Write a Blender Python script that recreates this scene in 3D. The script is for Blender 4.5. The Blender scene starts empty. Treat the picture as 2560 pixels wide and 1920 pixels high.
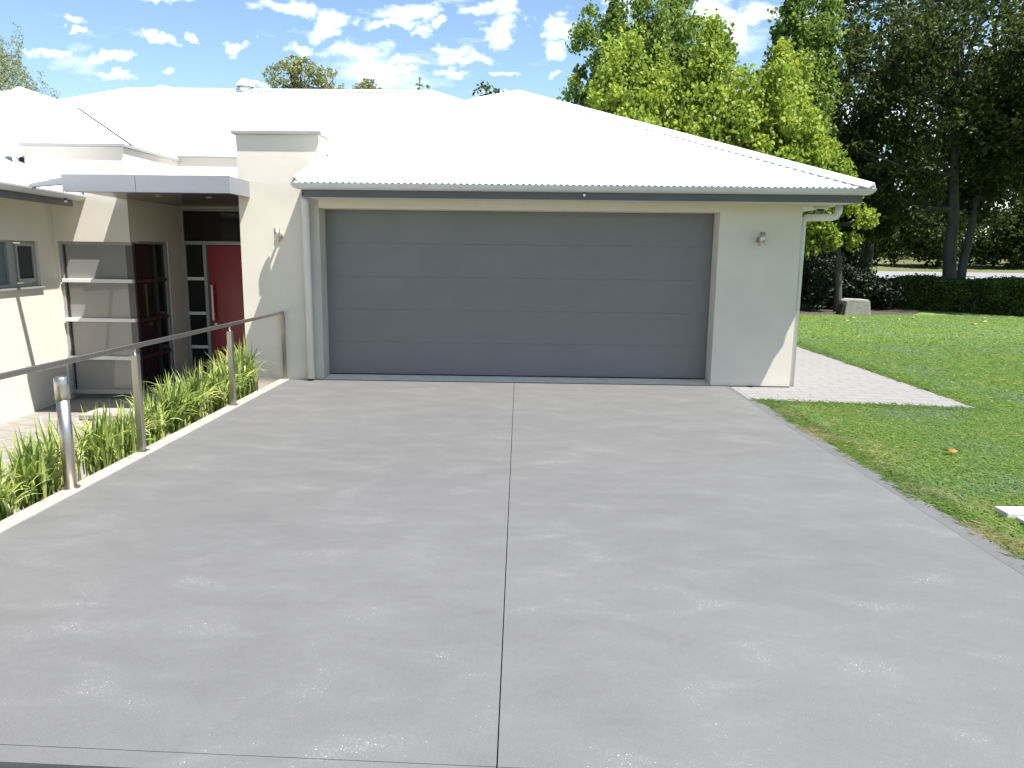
import bpy, bmesh, math, random
import numpy as np
from mathutils import Vector, Matrix
random.seed(7); rng = np.random.default_rng(11)
S = bpy.context.scene; COL = S.collection; R = math.radians

# ------------------------------------------------------------------ camera
cam = bpy.data.cameras.new('camera'); camo = bpy.data.objects.new('camera', cam); COL.objects.link(camo)
cam.sensor_width = 36; cam.lens = 1850/2560*36; cam.clip_start = .05; cam.clip_end = 2000
def cam_axes(p, r, y):
    f = np.array([math.sin(y)*math.cos(p), math.cos(y)*math.cos(p), -math.sin(p)])
    rt = np.array([math.cos(y), -math.sin(y), 0]); up = np.cross(rt, f)
    return math.cos(r)*rt+math.sin(r)*up, -math.sin(r)*rt+math.cos(r)*up, f
rt, up, fw = cam_axes(.17046, .012152, -.018046)
m = Matrix.Identity(4)
for i in range(3): m[i][0], m[i][1], m[i][2] = rt[i], up[i], -fw[i]
m[0][3], m[1][3], m[2][3] = 0, -9.8, 1.66976
camo.matrix_world = m; S.camera = camo

# ------------------------------------------------------------------ light
SUN = Vector((.42, -.215, 1)).normalized()
EL, AZ = math.asin(SUN.z), math.atan2(SUN.x, SUN.y)
sl = bpy.data.lights.new('sun', 'SUN'); sl.energy = 5; sl.angle = R(.5); sl.color = (1, .965, .91)
so = bpy.data.objects.new('sun', sl); COL.objects.link(so)
so.rotation_euler = SUN.to_track_quat('Z', 'Y').to_euler(); so.location = (10, -8, 30)
S.view_settings.view_transform = 'Standard'; S.view_settings.look = 'None'
S.view_settings.exposure = 1.27; S.view_settings.gamma = 1
S.cycles.use_denoising = True
S.cycles.max_bounces = 7; S.cycles.diffuse_bounces = 4; S.cycles.transparent_max_bounces = 8

W = bpy.data.worlds.new('World'); S.world = W; W.use_nodes = True
def build_world():
    nt = W.node_tree; N = nt.nodes; L = nt.links; N.clear()
    out = N.new('ShaderNodeOutputWorld'); bg = N.new('ShaderNodeBackground'); bg.inputs[1].default_value = .070
    L.new(bg.outputs[0], out.inputs[0])
    sky = N.new('ShaderNodeTexSky'); sky.sky_type = 'NISHITA'; sky.sun_disc = False
    sky.sun_elevation = EL; sky.sun_rotation = AZ; sky.air_density = 1.2; sky.dust_density = .6; sky.ozone_density = 4.0
    tc = N.new('ShaderNodeTexCoord'); sp = N.new('ShaderNodeSeparateXYZ'); L.new(tc.outputs['Generated'], sp.inputs[0])
    def mth(op, a, b=None, c=None, clamp=False):
        n = N.new('ShaderNodeMath'); n.operation = op; n.use_clamp = clamp
        for k, v in enumerate((a, b, c)):
            if v is None: continue
            if isinstance(v, (int, float)): n.inputs[k].default_value = v
            else: L.new(v, n.inputs[k])
        return n.outputs[0]
    ay = mth('MAXIMUM', mth('ABSOLUTE', sp.outputs[1]), .05)
    u = mth('DIVIDE', sp.outputs[0], ay); v = mth('DIVIDE', sp.outputs[2], ay)
    cb = N.new('ShaderNodeCombineXYZ'); L.new(u, cb.inputs[0]); L.new(v, cb.inputs[1]); L.new(mth('SIGN', sp.outputs[1]), cb.inputs[2])
    nz = N.new('ShaderNodeTexNoise'); nz.inputs['Scale'].default_value = 21; nz.inputs['Detail'].default_value = 7; nz.inputs['Roughness'].default_value = .68
    mp = N.new('ShaderNodeMapping'); mp.inputs['Scale'].default_value = (.62, 1.5, 1); L.new(cb.outputs[0], mp.inputs[0]); L.new(mp.outputs[0], nz.inputs[0])
    n2 = N.new('ShaderNodeTexNoise'); n2.inputs['Scale'].default_value = 6.5; n2.inputs['Detail'].default_value = 3; n2.inputs['Roughness'].default_value = .6
    L.new(mp.outputs[0], n2.inputs[0])
    n3 = N.new('ShaderNodeTexNoise'); n3.inputs['Scale'].default_value = 15; n3.inputs['Detail'].default_value = 4; n3.inputs['Roughness'].default_value = .6; L.new(cb.outputs[0], n3.inputs[0])
    wv = N.new('ShaderNodeVectorMath'); wv.operation = 'MULTIPLY_ADD'; L.new(n3.outputs['Color'], wv.inputs[0]); wv.inputs[1].default_value = (.13, .060, 0); L.new(cb.outputs[0], wv.inputs[2])
    wo = N.new('ShaderNodeVectorMath'); wo.operation = 'SUBTRACT'; L.new(wv.outputs[0], wo.inputs[0]); wo.inputs[1].default_value = (.065, .030, 0)   # ragged, drifting outlines
    # sky-plane positions (x/y, z/y of the direction) of the puffs of cloud
    mn = None
    for (cu, cv, ru, rv) in CLOUDS:
        a = N.new('ShaderNodeVectorMath'); a.operation = 'MULTIPLY_ADD'; L.new(wo.outputs[0], a.inputs[0])
        a.inputs[1].default_value = (1/ru, 1/rv, 0); a.inputs[2].default_value = (-cu/ru, -cv/rv, 0)
        b = N.new('ShaderNodeVectorMath'); b.operation = 'LENGTH'; L.new(a.outputs[0], b.inputs[0])
        mn = b.outputs['Value'] if mn is None else mth('MINIMUM', mn, b.outputs['Value'])
    # blob field 1 in the middle, 0 on the rim
    d = mth('SUBTRACT', 1.32, mn)
    d = mth('ADD', d, mth('MULTIPLY', mth('SUBTRACT', nz.outputs[0], .5), 4.6))
    dens = mth('MULTIPLY', d, .5, None, True)
    fr = mth('SUBTRACT', mth('ADD', n2.outputs[0], mth('MULTIPLY', nz.outputs[0], .5)), .82)
    free = mth('MULTIPLY', mth('MULTIPLY', fr, 2.4, None, True), mth('MULTIPLY_ADD', sp.outputs[1], 2.5, .3, True))   # the clouds lie to the far side
    up_ = mth('MULTIPLY', mth('SUBTRACT', sp.outputs[2], .0), 14, None, True)
    cov = mth('MULTIPLY', mth('MAXIMUM', dens, mth('MULTIPLY', free, .8)), up_)
    mx = N.new('ShaderNodeMix'); mx.data_type = 'RGBA'
    hz = mth('MULTIPLY_ADD', mth('MULTIPLY', mth('SUBTRACT', .62, sp.outputs[2]), 2.2, None, True), mth('MULTIPLY_ADD', sp.outputs[1], .26, .06, True), 1.0)   # brighter towards the horizon
    sc = N.new('ShaderNodeVectorMath'); sc.operation = 'SCALE'; L.new(sky.outputs[0], sc.inputs[0]); L.new(hz, sc.inputs['Scale'])
    L.new(cov, mx.inputs[0]); L.new(sc.outputs[0], mx.inputs[6]); mx.inputs[7].default_value = (14, 14.2, 14.6, 1)
    L.new(mx.outputs[2], bg.inputs[0])
CLOUDS = [(-0.6274, 0.2581, 0.0211, 0.0048), (-0.5744, 0.2961, 0.0149, 0.0044), (-0.5711, 0.2828, 0.0105, 0.0039), (-0.5456, 0.246, 0.0226, 0.007), (-0.5264, 0.2222, 0.0227, 0.0048), (-0.4535, 0.2292, 0.012, 0.004), (-0.4387, 0.2728, 0.0078, 0.0047), (-0.4719, 0.2684, 0.0105, 0.0056), (-0.4495, 0.3138, 0.0296, 0.0055), (-0.3691, 0.264, 0.0185, 0.0064), (-0.3241, 0.3052, 0.0281, 0.006), (-0.3006, 0.3018, 0.0192, 0.0096), (-0.2521, 0.2939, 0.0221, 0.0082), (-0.257, 0.2786, 0.0237, 0.0069), (-0.2249, 0.26, 0.0371, 0.0117), (-0.2961, 0.2645, 0.0208, 0.0056), (-0.1532, 0.3081, 0.0323, 0.0095), (-0.174, 0.2916, 0.0294, 0.0049), (-0.1358, 0.2855, 0.0147, 0.0069), (-0.1078, 0.2939, 0.0147, 0.0055), (-0.0565, 0.3101, 0.0292, 0.0095), (-0.0358, 0.2828, 0.0191, 0.0151), (-0.1035, 0.2547, 0.0222, 0.0083), (-0.0887, 0.2431, 0.034, 0.0073), (-0.1718, 0.2389, 0.0268, 0.0062), (-0.178, 0.2256, 0.0164, 0.0056), (-0.2288, 0.2216, 0.0143, 0.0073), (-0.1124, 0.2267, 0.0342, 0.0067), (-0.0426, 0.2235, 0.0134, 0.0031), (-0.3579, 0.2178, 0.018, 0.0048), (-0.0499, 0.2003, 0.0179, 0.004), (-0.4671, 0.2056, 0.0182, 0.0026), (0.0279, 0.2867, 0.0178, 0.0103), (0.0313, 0.2583, 0.0165, 0.0143), (0.0306, 0.2256, 0.0139, 0.0047), (0.112, 0.309, 0.0123, 0.0152), (0.2316, 0.3097, 0.0217, 0.0127), (0.2581, 0.2766, 0.0163, 0.0154), (0.2832, 0.3074, 0.027, 0.0114), (0.3549, 0.29, 0.0122, 0.0127), (0.3904, 0.3169, 0.0323, 0.0088)]
build_world()

# ------------------------------------------------------------------ materials
def mat(name, col, rough=.7, var=.12, scale=6, bump=0, bscale=60, metal=0, spec=.5, coat=0, col2=None, stretch=(1,1,1), detail=5):
    M = bpy.data.materials.new(name); M.use_nodes = True; nt = M.node_tree; N = nt.nodes; L = nt.links
    b = N['Principled BSDF']; b.inputs['Roughness'].default_value = rough; b.inputs['Metallic'].default_value = metal
    b.inputs['Specular IOR Level'].default_value = spec; b.inputs['Coat Weight'].default_value = coat
    tc = N.new('ShaderNodeTexCoord'); mp = N.new('ShaderNodeMapping'); mp.inputs['Scale'].default_value = stretch
    L.new(tc.outputs['Object'], mp.inputs[0])
    n = N.new('ShaderNodeTexNoise'); n.inputs['Scale'].default_value = scale; n.inputs['Detail'].default_value = detail
    L.new(mp.outputs[0], n.inputs[0])
    cr = N.new('ShaderNodeValToRGB'); L.new(n.outputs[0], cr.inputs[0])
    c2 = col2 or tuple(c*(1+var) for c in col); c1 = tuple(c*(1-var) for c in col)
    cr.color_ramp.elements[0].position = .3; cr.color_ramp.elements[1].position = .7
    cr.color_ramp.elements[0].color = (*c1, 1); cr.color_ramp.elements[1].color = (*c2, 1)
    L.new(cr.outputs[0], b.inputs['Base Color'])
    if bump:
        n2 = N.new('ShaderNodeTexNoise'); n2.inputs['Scale'].default_value = bscale; n2.inputs['Detail'].default_value = 3
        L.new(mp.outputs[0], n2.inputs[0])
        bp = N.new('ShaderNodeBump'); bp.inputs['Strength'].default_value = bump; bp.inputs['Distance'].default_value = .01
        L.new(n2.outputs[0], bp.inputs['Height']); L.new(bp.outputs[0], b.inputs['Normal'])
    M['n'] = 1
    return M
def leafmat(name, cols, trans=.35, rough=.5, spec=.4, scale=.6, pl=.45):
    """leaf material: a colour picked per leaf, spatially drifting, part of the light passing through"""
    M = bpy.data.materials.new(name); M.use_nodes = True; nt = M.node_tree; N = nt.nodes; L = nt.links
    b = N['Principled BSDF']; out = N['Material Output']
    b.inputs['Roughness'].default_value = rough; b.inputs['Specular IOR Level'].default_value = spec
    g = N.new('ShaderNodeNewGeometry'); tc = N.new('ShaderNodeTexCoord')
    n = N.new('ShaderNodeTexNoise'); n.inputs['Scale'].default_value = scale; n.inputs['Detail'].default_value = 3
    L.new(tc.outputs['Object'], n.inputs[0])
    a = N.new('ShaderNodeMath'); a.operation = 'MULTIPLY_ADD'; a.inputs[1].default_value = pl; a.inputs[2].default_value = .12-pl/2
    L.new(g.outputs['Random Per Island'], a.inputs[0])
    s = N.new('ShaderNodeMath'); s.operation = 'MULTIPLY_ADD'; s.inputs[1].default_value = 1.3
    L.new(n.outputs[0], s.inputs[0])
    a2 = N.new('ShaderNodeMath'); a2.operation = 'SUBTRACT'; a2.inputs[1].default_value = .38; L.new(a.outputs[0], a2.inputs[0]); L.new(a2.outputs[0], s.inputs[2])
    cr = N.new('ShaderNodeValToRGB'); L.new(s.outputs[0], cr.inputs[0])
    el = cr.color_ramp.elements
    while len(el) < len(cols): el.new(.5)
    for i, c in enumerate(cols): el[i].position = i/(len(cols)-1); el[i].color = (*c, 1)
    L.new(cr.outputs[0], b.inputs['Base Color'])
    t = N.new('ShaderNodeBsdfTranslucent'); L.new(cr.outputs[0], t.inputs[0])
    mx = N.new('ShaderNodeMixShader'); mx.inputs[0].default_value = trans
    L.new(b.outputs[0], mx.inputs[1]); L.new(t.outputs[0], mx.inputs[2]); L.new(mx.outputs[0], out.inputs[0])
    return M
def brickmat(name, c1, c2, mortar, w, h, rot=0, msize=.006, off=.5, rough=.85):
    M = bpy.data.materials.new(name); M.use_nodes = True; nt = M.node_tree; N = nt.nodes; L = nt.links
    b = N['Principled BSDF']; b.inputs['Roughness'].default_value = rough
    tc = N.new('ShaderNodeTexCoord'); mp = N.new('ShaderNodeMapping'); mp.inputs['Rotation'].default_value = (0, 0, rot)
    L.new(tc.outputs['Object'], mp.inputs[0])
    br = N.new('ShaderNodeTexBrick'); L.new(mp.outputs[0], br.inputs[0]); br.offset = off
    br.inputs['Scale'].default_value = 1; br.inputs['Brick Width'].default_value = w; br.inputs['Row Height'].default_value = h
    br.inputs['Mortar Size'].default_value = msize; br.inputs['Mortar Smooth'].default_value = .3
    br.inputs['Color1'].default_value = (*c1, 1); br.inputs['Color2'].default_value = (*c2, 1); br.inputs['Mortar'].default_value = (*mortar, 1)
    n = N.new('ShaderNodeTexNoise'); n.inputs['Scale'].default_value = 9; n.inputs['Detail'].default_value = 6; L.new(mp.outputs[0], n.inputs[0])
    mx = N.new('ShaderNodeMix'); mx.data_type = 'RGBA'; mx.blend_type = 'MULTIPLY'; mx.inputs[0].default_value = 1
    cr = N.new('ShaderNodeValToRGB'); cr.color_ramp.elements[0].color = (.8, .79, .78, 1); cr.color_ramp.elements[1].color = (1.1, 1.1, 1.1, 1)
    L.new(n.outputs[0], cr.inputs[0]); L.new(br.outputs[0], mx.inputs[6]); L.new(cr.outputs[0], mx.inputs[7]); L.new(mx.outputs[2], b.inputs['Base Color'])
    bp = N.new('ShaderNodeBump'); bp.inputs['Strength'].default_value = .5; bp.inputs['Distance'].default_value = .004; bp.invert = True
    L.new(br.outputs['Fac'], bp.inputs['Height']); L.new(bp.outputs[0], b.inputs['Normal'])
    return M
def glassmat(name, col, rough=.03, var=.2):
    M = mat(name, col, rough, var, 1.3, spec=.24); return M

M_WALL = mat('cream_render', (.685, .632, .535), .9, .035, 2.2, .22, 170, spec=.2)
M_TRIM = mat('grey_coping', (.30, .305, .31), .55, .06, 3)
M_ROOF = mat('white_roof_steel', (.80, .81, .82), .45, .03, 1.2, spec=.5)
M_CAP = mat('white_flashing', (.78, .79, .80), .4, .03, 2)
M_GUT = mat('grey_gutter_paint', (.60, .60, .595), .35, .05, 2.5)
M_FAS = mat('charcoal_fascia', (.10, .10, .105), .5, .08, 3)
M_SOF = mat('pale_soffit', (.62, .60, .53), .8, .04, 2)
M_PIPE = mat('cream_pipe_paint', (.66, .645, .60), .45, .04, 3)
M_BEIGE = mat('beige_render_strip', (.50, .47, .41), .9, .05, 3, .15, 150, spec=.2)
M_CAN = mat('silver_cladding', (.275, .285, .305), .33, .03, 1.5, metal=.25)
M_CANSOF = mat('dark_canopy_soffit', (.085, .070, .066), .22, .12, 1.2)
M_FRAME = mat('silver_window_frame', (.36, .36, .35), .4, .06, 4, metal=.3)
M_BAR = mat('white_glazing_bar', (.72, .72, .69), .4, .04, 4)
M_DKFR = mat('dark_corner_post', (.085, .085, .088), .4, .1, 3)
M_MAROON = mat('maroon_frame', (.075, .022, .03), .35, .15, 3)
M_BLIND = mat('pale_blind_glass', (.24, .237, .222), .3, .05, 1.0, spec=.5, coat=1)
M_GLASS = glassmat('dark_glass', (.020, .020, .021))
M_GLASSB = glassmat('blue_grey_glass', (.12, .145, .145))
M_MESH = mat('dark_flyscreen', (.03, .03, .032), .7, .1, 300)
M_RED = mat('red_door_paint', (.29, .013, .022), .3, .06, 2)
M_STEEL = mat('brushed_stainless', (.50, .465, .41), .36, .10, 40, metal=1, stretch=(1, 1, .05))
M_CHROME = mat('polished_steel', (.60, .565, .51), .30, .06, 6, metal=1)
M_SILL = mat('door_sill_concrete', (.82, .74, .58), .85, .10, 7, .2, 90)
M_KERB = mat('pale_kerb_concrete', (.27, .262, .235), .85, .10, 5, .25, 70)
M_CONC = mat('landing_concrete', (.27, .25, .23), .85, .08, 4, .15, 80)
M_SOIL = mat('garden_soil', (.045, .032, .022), .95, .4, 18, .9, 60)
M_DARK = mat('black_rubber', (.012, .012, .013), .7, .2, 30)
M_WHITEP = mat('white_plastic', (.75, .75, .73), .4, .03, 4)
M_PAVR = brickmat('pale_path_pavers', (.196, .195, .190), (.212, .204, .197), (.115, .113, .11), .40, .20, R(2))
M_PAVE = brickmat('beige_entry_pavers', (.205, .192, .172), (.235, .220, .198), (.10, .093, .083), .30, .30, R(18), .007, .5)
M_ROAD = mat('pale_asphalt', (.19, .19, .195), .9, .08, 3, .2, 40)
M_BARK = mat('grey_bark', (.075, .068, .06), .95, .35, 5, 1.0, 22, stretch=(1, 1, .25))
M_BARKD = mat('dark_bark', (.05, .042, .035), .95, .4, 5, 1.0, 22, stretch=(1, 1, .25))
M_TWIG = mat('brown_twig', (.07, .05, .035), .9, .3, 8)
M_STONE = mat('weathered_pale_stone', (.27, .26, .225), .85, .3, 4, .5, 40)
M_DRYBANK = mat('dry_grass_bank', (.15, .13, .055), .95, .35, .9, .6, 14, col2=(.09, .12, .03))
M_LEAFO = mat('orange_leaf', (.55, .16, .03), .7, .15, 20)
M_LEAFP = mat('pale_dry_leaf', (.55, .48, .26), .7, .25, 20)

def garage_door_mat():
    M = mat('grey_door_paint', (.175, .176, .178), .30, .04, 2.0, spec=.5)
    nt = M.node_tree; N = nt.nodes; L = nt.links; b = N['Principled BSDF']
    tc = N.new('ShaderNodeTexCoord'); mp = N.new('ShaderNodeMapping'); mp.inputs['Scale'].default_value = (1.2, 1, 40); L.new(tc.outputs['Object'], mp.inputs[0])
    n = N.new('ShaderNodeTexNoise'); n.inputs['Scale'].default_value = 3; n.inputs['Detail'].default_value = 4; L.new(mp.outputs[0], n.inputs[0])
    bp = N.new('ShaderNodeBump'); bp.inputs['Strength'].default_value = .5; bp.inputs['Distance'].default_value = .004
    L.new(n.outputs[0], bp.inputs['Height']); L.new(bp.outputs[0], b.inputs['Normal'])
    return M
M_GDOOR = garage_door_mat()

def drive_mat():
    """sealed grey concrete: trowel swirls and bands across, glints painted in as fine pale flecks"""
    M = bpy.data.materials.new('sealed_grey_driveway'); M.use_nodes = True; nt = M.node_tree; N = nt.nodes; L = nt.links
    b = N['Principled BSDF']
    tc = N.new('ShaderNodeTexCoord')
    def noise(sc, stretch=(1, 1, 1), det=5, ro=.55, dist=0):
        mp = N.new('ShaderNodeMapping'); mp.inputs['Scale'].default_value = stretch; L.new(tc.outputs['Object'], mp.inputs[0])
        n = N.new('ShaderNodeTexNoise'); n.inputs['Scale'].default_value = sc; n.inputs['Detail'].default_value = det
        n.inputs['Roughness'].default_value = ro; n.inputs['Distortion'].default_value = dist
        L.new(mp.outputs[0], n.inputs[0]); return n.outputs[0]
    def ramp(f, p0, p1, c0=0, c1=1):
        r = N.new('ShaderNodeMapRange'); r.inputs[1].default_value = p0; r.inputs[2].default_value = p1; r.inputs[3].default_value = c0; r.inputs[4].default_value = c1
        L.new(f, r.inputs[0]); return r.outputs[0]
    def mth(op, a, c):
        n = N.new('ShaderNodeMath'); n.operation = op
        for k, v in enumerate((a, c)):
            if isinstance(v, (int, float)): n.inputs[k].default_value = v
            else: L.new(v, n.inputs[k])
        return n.outputs[0]
    big = noise(.55, (.7, 1, 1), 4); swirl = noise(2.6, (.8, 1.35, 1), 5, .58, .35); fine = noise(150, (1, 1, 1), 3, .7); mid = noise(28, (1, 1, 1), 4, .7)
    patch = ramp(swirl, .55, .70)
    v = mth('ADD', ramp(big, .3, .7, -.007, .007), ramp(swirl, .3, .75, -.010, .022))
    v = mth('ADD', v, ramp(fine, .3, .7, -.014, .014)); v = mth('ADD', v, ramp(mid, .3, .7, -.005, .005))
    vo = N.new('ShaderNodeTexVoronoi'); vo.inputs['Scale'].default_value = 175; L.new(tc.outputs['Object'], vo.inputs[0])
    wn = N.new('ShaderNodeSeparateColor'); L.new(vo.outputs['Color'], wn.inputs[0])
    pick = mth('GREATER_THAN', mth('ADD', wn.outputs[0], mth('MULTIPLY', patch, .040)), .994)
    dot = mth('LESS_THAN', vo.outputs['Distance'], .33)
    painted_glint = mth('MULTIPLY', mth('MULTIPLY', pick, dot), mth('ADD', .2, mth('MULTIPLY', patch, .8)))  # surface sparkle painted into the base colour as bright specks
    v2 = N.new('ShaderNodeTexVoronoi'); v2.inputs['Scale'].default_value = 170; L.new(tc.outputs['Object'], v2.inputs[0])
    w2 = N.new('ShaderNodeSeparateColor'); L.new(v2.outputs['Color'], w2.inputs[0])
    soft = mth('MULTIPLY', mth('GREATER_THAN', w2.outputs[0], .80), mth('MULTIPLY', patch, .040))
    v = mth('ADD', v, soft)
    val = mth('ADD', v, .116); val = mth('ADD', val, mth('MULTIPLY', painted_glint, .6))
    cb = N.new('ShaderNodeCombineColor'); L.new(val, cb.inputs[0]); L.new(mth('MULTIPLY', val, .992), cb.inputs[1]); L.new(mth('MULTIPLY', val, .972), cb.inputs[2])
    L.new(cb.outputs[0], b.inputs['Base Color'])
    L.new(ramp(swirl, .35, .7, .62, .48), b.inputs['Roughness'])
    bp = N.new('ShaderNodeBump'); bp.inputs['Strength'].default_value = .35; bp.inputs['Distance'].default_value = .003
    L.new(fine, bp.inputs['Height']); L.new(bp.outputs[0], b.inputs['Normal'])
    return M
M_DRIVE = drive_mat()
M_DRIVEB = mat('grey_driveway_border', (.104, .103, .104), .6, .10, 6, .25, 120)

def ground_mat():
    """lawn earth/grass under-sheet: mown green with paler and drier drifts"""
    M = bpy.data.materials.new('lawn_ground'); M.use_nodes = True; nt = M.node_tree; N = nt.nodes; L = nt.links
    b = N['Principled BSDF']; b.inputs['Roughness'].default_value = .95; b.inputs['Specular IOR Level'].default_value = .1
    tc = N.new('ShaderNodeTexCoord')
    n = N.new('ShaderNodeTexNoise'); n.inputs['Scale'].default_value = .8; n.inputs['Detail'].default_value = 6; L.new(tc.outputs['Object'], n.inputs[0])
    cr = N.new('ShaderNodeValToRGB'); L.new(n.outputs[0], cr.inputs[0])
    e = cr.color_ramp.elements; e[0].position = .3; e[0].color = (.10, .17, .045, 1); e[1].position = .7; e[1].color = (.15, .205, .06, 1)
    L.new(cr.outputs[0], b.inputs['Base Color'])
    return M
M_GROUND = ground_mat()

# ------------------------------------------------------------------ mesh helpers
class MB:
    def __init__(s): s.v = []; s.f = []; s.sm = []
    def add(s, vs, fs, smooth=False):
        o = len(s.v); s.v += [tuple(map(float, p)) for p in vs]
        for f in fs: s.f.append(tuple(i+o for i in f)); s.sm.append(smooth)
        return s
    def box(s, x0, x1, y0, y1, z0, z1):
        return s.add([(x0,y0,z0),(x1,y0,z0),(x1,y1,z0),(x0,y1,z0),(x0,y0,z1),(x1,y0,z1),(x1,y1,z1),(x0,y1,z1)],
                     [(0,3,2,1),(4,5,6,7),(0,1,5,4),(1,2,6,5),(2,3,7,6),(3,0,4,7)])
    def prism(s, poly, a, b, axis='z'):
        """polygon (2d) pushed from a to b along an axis; for 'x' the 2d coords are (y,z), for 'y' (x,z), for 'z' (x,y)"""
        n = len(poly)
        def P(q, t): return (t, q[0], q[1]) if axis == 'x' else ((q[0], t, q[1]) if axis == 'y' else (q[0], q[1], t))
        vs = [P(q, a) for q in poly]+[P(q, b) for q in poly]
        fs = [tuple(range(n))[::-1], tuple(range(n, 2*n))]+[(i, (i+1) % n, (i+1) % n+n, i+n) for i in range(n)]
        return s.add(vs, fs)
    def tube(s, pts, rad, n=10, caps=True):
        pts = [Vector(p) for p in pts]; k = len(pts)
        if not hasattr(rad, '__len__'): rad = [rad]*k
        vs = []; prev = None
        for i, p in enumerate(pts):
            t = (pts[min(i+1, k-1)]-pts[max(i-1, 0)]).normalized()
            if prev is None: a = t.orthogonal().normalized()
            else:
                a = (prev-t*prev.dot(t)); a = a.normalized() if a.length > 1e-6 else t.orthogonal().normalized()
            prev = a; b = t.cross(a)
            for j in range(n):
                th = 2*math.pi*j/n; vs.append(p+(a*math.cos(th)+b*math.sin(th))*rad[i])
        fs = [(i*n+j, i*n+(j+1) % n, (i+1)*n+(j+1) % n, (i+1)*n+j) for i in range(k-1) for j in range(n)]
        s.add(vs, fs, True)
        if caps:
            o = len(s.v)-len(vs); s.f.append(tuple(o+j for j in range(n))[::-1]); s.f.append(tuple(o+(k-1)*n+j for j in range(n))); s.sm += [False, False]
        return s
    def sphere(s, c, r, nu=14, nv=9, half=False):
        vs = []; fs = []; r = r if hasattr(r, '__len__') else (r, r, r)
        for i in range(nv+1):
            ph = math.pi*(i/nv)*(.5 if half else 1)
            for j in range(nu):
                th = 2*math.pi*j/nu; vs.append((c[0]+r[0]*math.sin(ph)*math.cos(th), c[1]+r[1]*math.sin(ph)*math.sin(th), c[2]+r[2]*math.cos(ph)))
        fs = [(i*nu+j, (i+1)*nu+j, (i+1)*nu+(j+1) % nu, i*nu+(j+1) % nu) for i in range(nv) for j in range(nu)]
        return s.add(vs, fs, True)
    def build(s, name, m, parent=None, bevel=0):
        me = bpy.data.meshes.new(name); me.from_pydata(s.v, [], s.f); me.materials.append(m)
        me.polygons.foreach_set('use_smooth', s.sm); me.update()
        bm = bmesh.new(); bm.from_mesh(me); bmesh.ops.recalc_face_normals(bm, faces=bm.faces)
        if bevel:
            es = [e for e in bm.edges if len(e.link_faces) == 2 and e.calc_face_angle(0) > .6]
            bmesh.ops.bevel(bm, geom=es, offset=bevel, segments=2, affect='EDGES', profile=.6, clamp_overlap=True)
        bm.to_mesh(me); bm.free()
        o = bpy.data.objects.new(name, me); COL.objects.link(o)
        if parent: o.parent = parent; o.matrix_parent_inverse = parent_inv(parent)
        return o
def parent_inv(o):   # every mesh is written in world coordinates; only top-level Empties sit off the origin
    return Matrix.Translation(-Vector(o.location)) if o.parent is None else Matrix.Identity(4)
def raw(name, V, F, m, parent=None, smooth=False):
    """fast mesh from numpy arrays; F is (n,3) or (n,4)"""
    me = bpy.data.meshes.new(name); nv, nf, k = len(V), len(F), F.shape[1]
    me.vertices.add(nv); me.vertices.foreach_set('co', np.ascontiguousarray(V, np.float32).ravel())
    me.loops.add(nf*k); me.loops.foreach_set('vertex_index', np.ascontiguousarray(F, np.int32).ravel())
    me.polygons.add(nf); me.polygons.foreach_set('loop_start', np.arange(0, nf*k, k, dtype=np.int32))
    me.polygons.foreach_set('use_smooth', np.full(nf, smooth)); me.update(calc_edges=True); me.validate()
    me.materials.append(m)
    o = bpy.data.objects.new(name, me); COL.objects.link(o)
    if parent: o.parent = parent; o.matrix_parent_inverse = parent_inv(parent)
    return o
def tag(o, label=None, cat=None, group=None, kind=None):
    if label: o['label'] = label
    if cat: o['category'] = cat
    if group: o['group'] = group
    if kind: o['kind'] = kind
    return o
def empty(name, loc, label, cat, group=None):
    o = bpy.data.objects.new(name, None); COL.objects.link(o); o.location = loc; o.empty_display_size = .2
    return tag(o, label, cat, group)

# ------------------------------------------------------------------ setting
def ground_h(x, y):
    z = -.035
    if x < -3.27: z = -.55
    if y > 17 and x > -3.9: z += min((y-17)*.056, 1.04)
    if y > 41 and x > -3.9: z += min((y-41)*.10, 1.6)
    return z
def build_ground():
    xs = [-400, -120, -60, -30, -15, -8, -3.9, -3.29, -3.23, 0, 2.6, 3.5, 5, 8, 12, 18, 25, 40, 60, 90, 150, 400]
    ys = [-300, -100, -40, -20, -12, -8, -4, 0, 4, 8, 12, 16, 17, 20, 25, 30, 36, 41, 45, 50, 57, 70, 120, 250, 700]
    vs = [(x, y, ground_h(x, y)) for y in ys for x in xs]; n = len(xs)
    fs = [(j*n+i, j*n+i+1, (j+1)*n+i+1, (j+1)*n+i) for j in range(len(ys)-1) for i in range(n-1)]
    tag(MB().add(vs, fs).build('ground', M_GROUND), kind='structure')
build_ground()

KX = -.0095   # the driveway runs very slightly skew to the house
def skew(x, y): return (x+KX*y, y)
def slab(mb, x0, x1, y0, y1, z0, z1):
    p = [skew(x0, y0), skew(x1, y0), skew(x1, y1), skew(x0, y1)]
    mb.prism(p, z0, z1)
dv = MB()
yc = lambda x, o=0: -7.597-.031*(x+.08)+o      # the saw cut near the street end, not quite square
for (xa, xb) in ((-3.17, -.149), (-.144, 2.66)):
    sk = lambda x, y: skew(x, y)
    dv.prism([sk(xa, yc(xa)), sk(xb, yc(xb)), sk(xb, -.02), sk(xa, -.02)], -.12, 0)
    dv.prism([sk(xa, yc(xa, -.085)), sk(xb, yc(xb, -.085)), sk(xb, yc(xb, -.003)), sk(xa, yc(xa, -.003))], -.12, 0)
tag(dv.build('driveway', M_DRIVE), kind='structure')
db = MB(); slab(db, 2.664, 2.80, -7.70, -.95, -.12, -.001); slab(db, 2.664, 2.72, -.945, -.02, -.12, -.001)
tag(db.build('driveway_border', M_DRIVEB), kind='structure')
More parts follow.
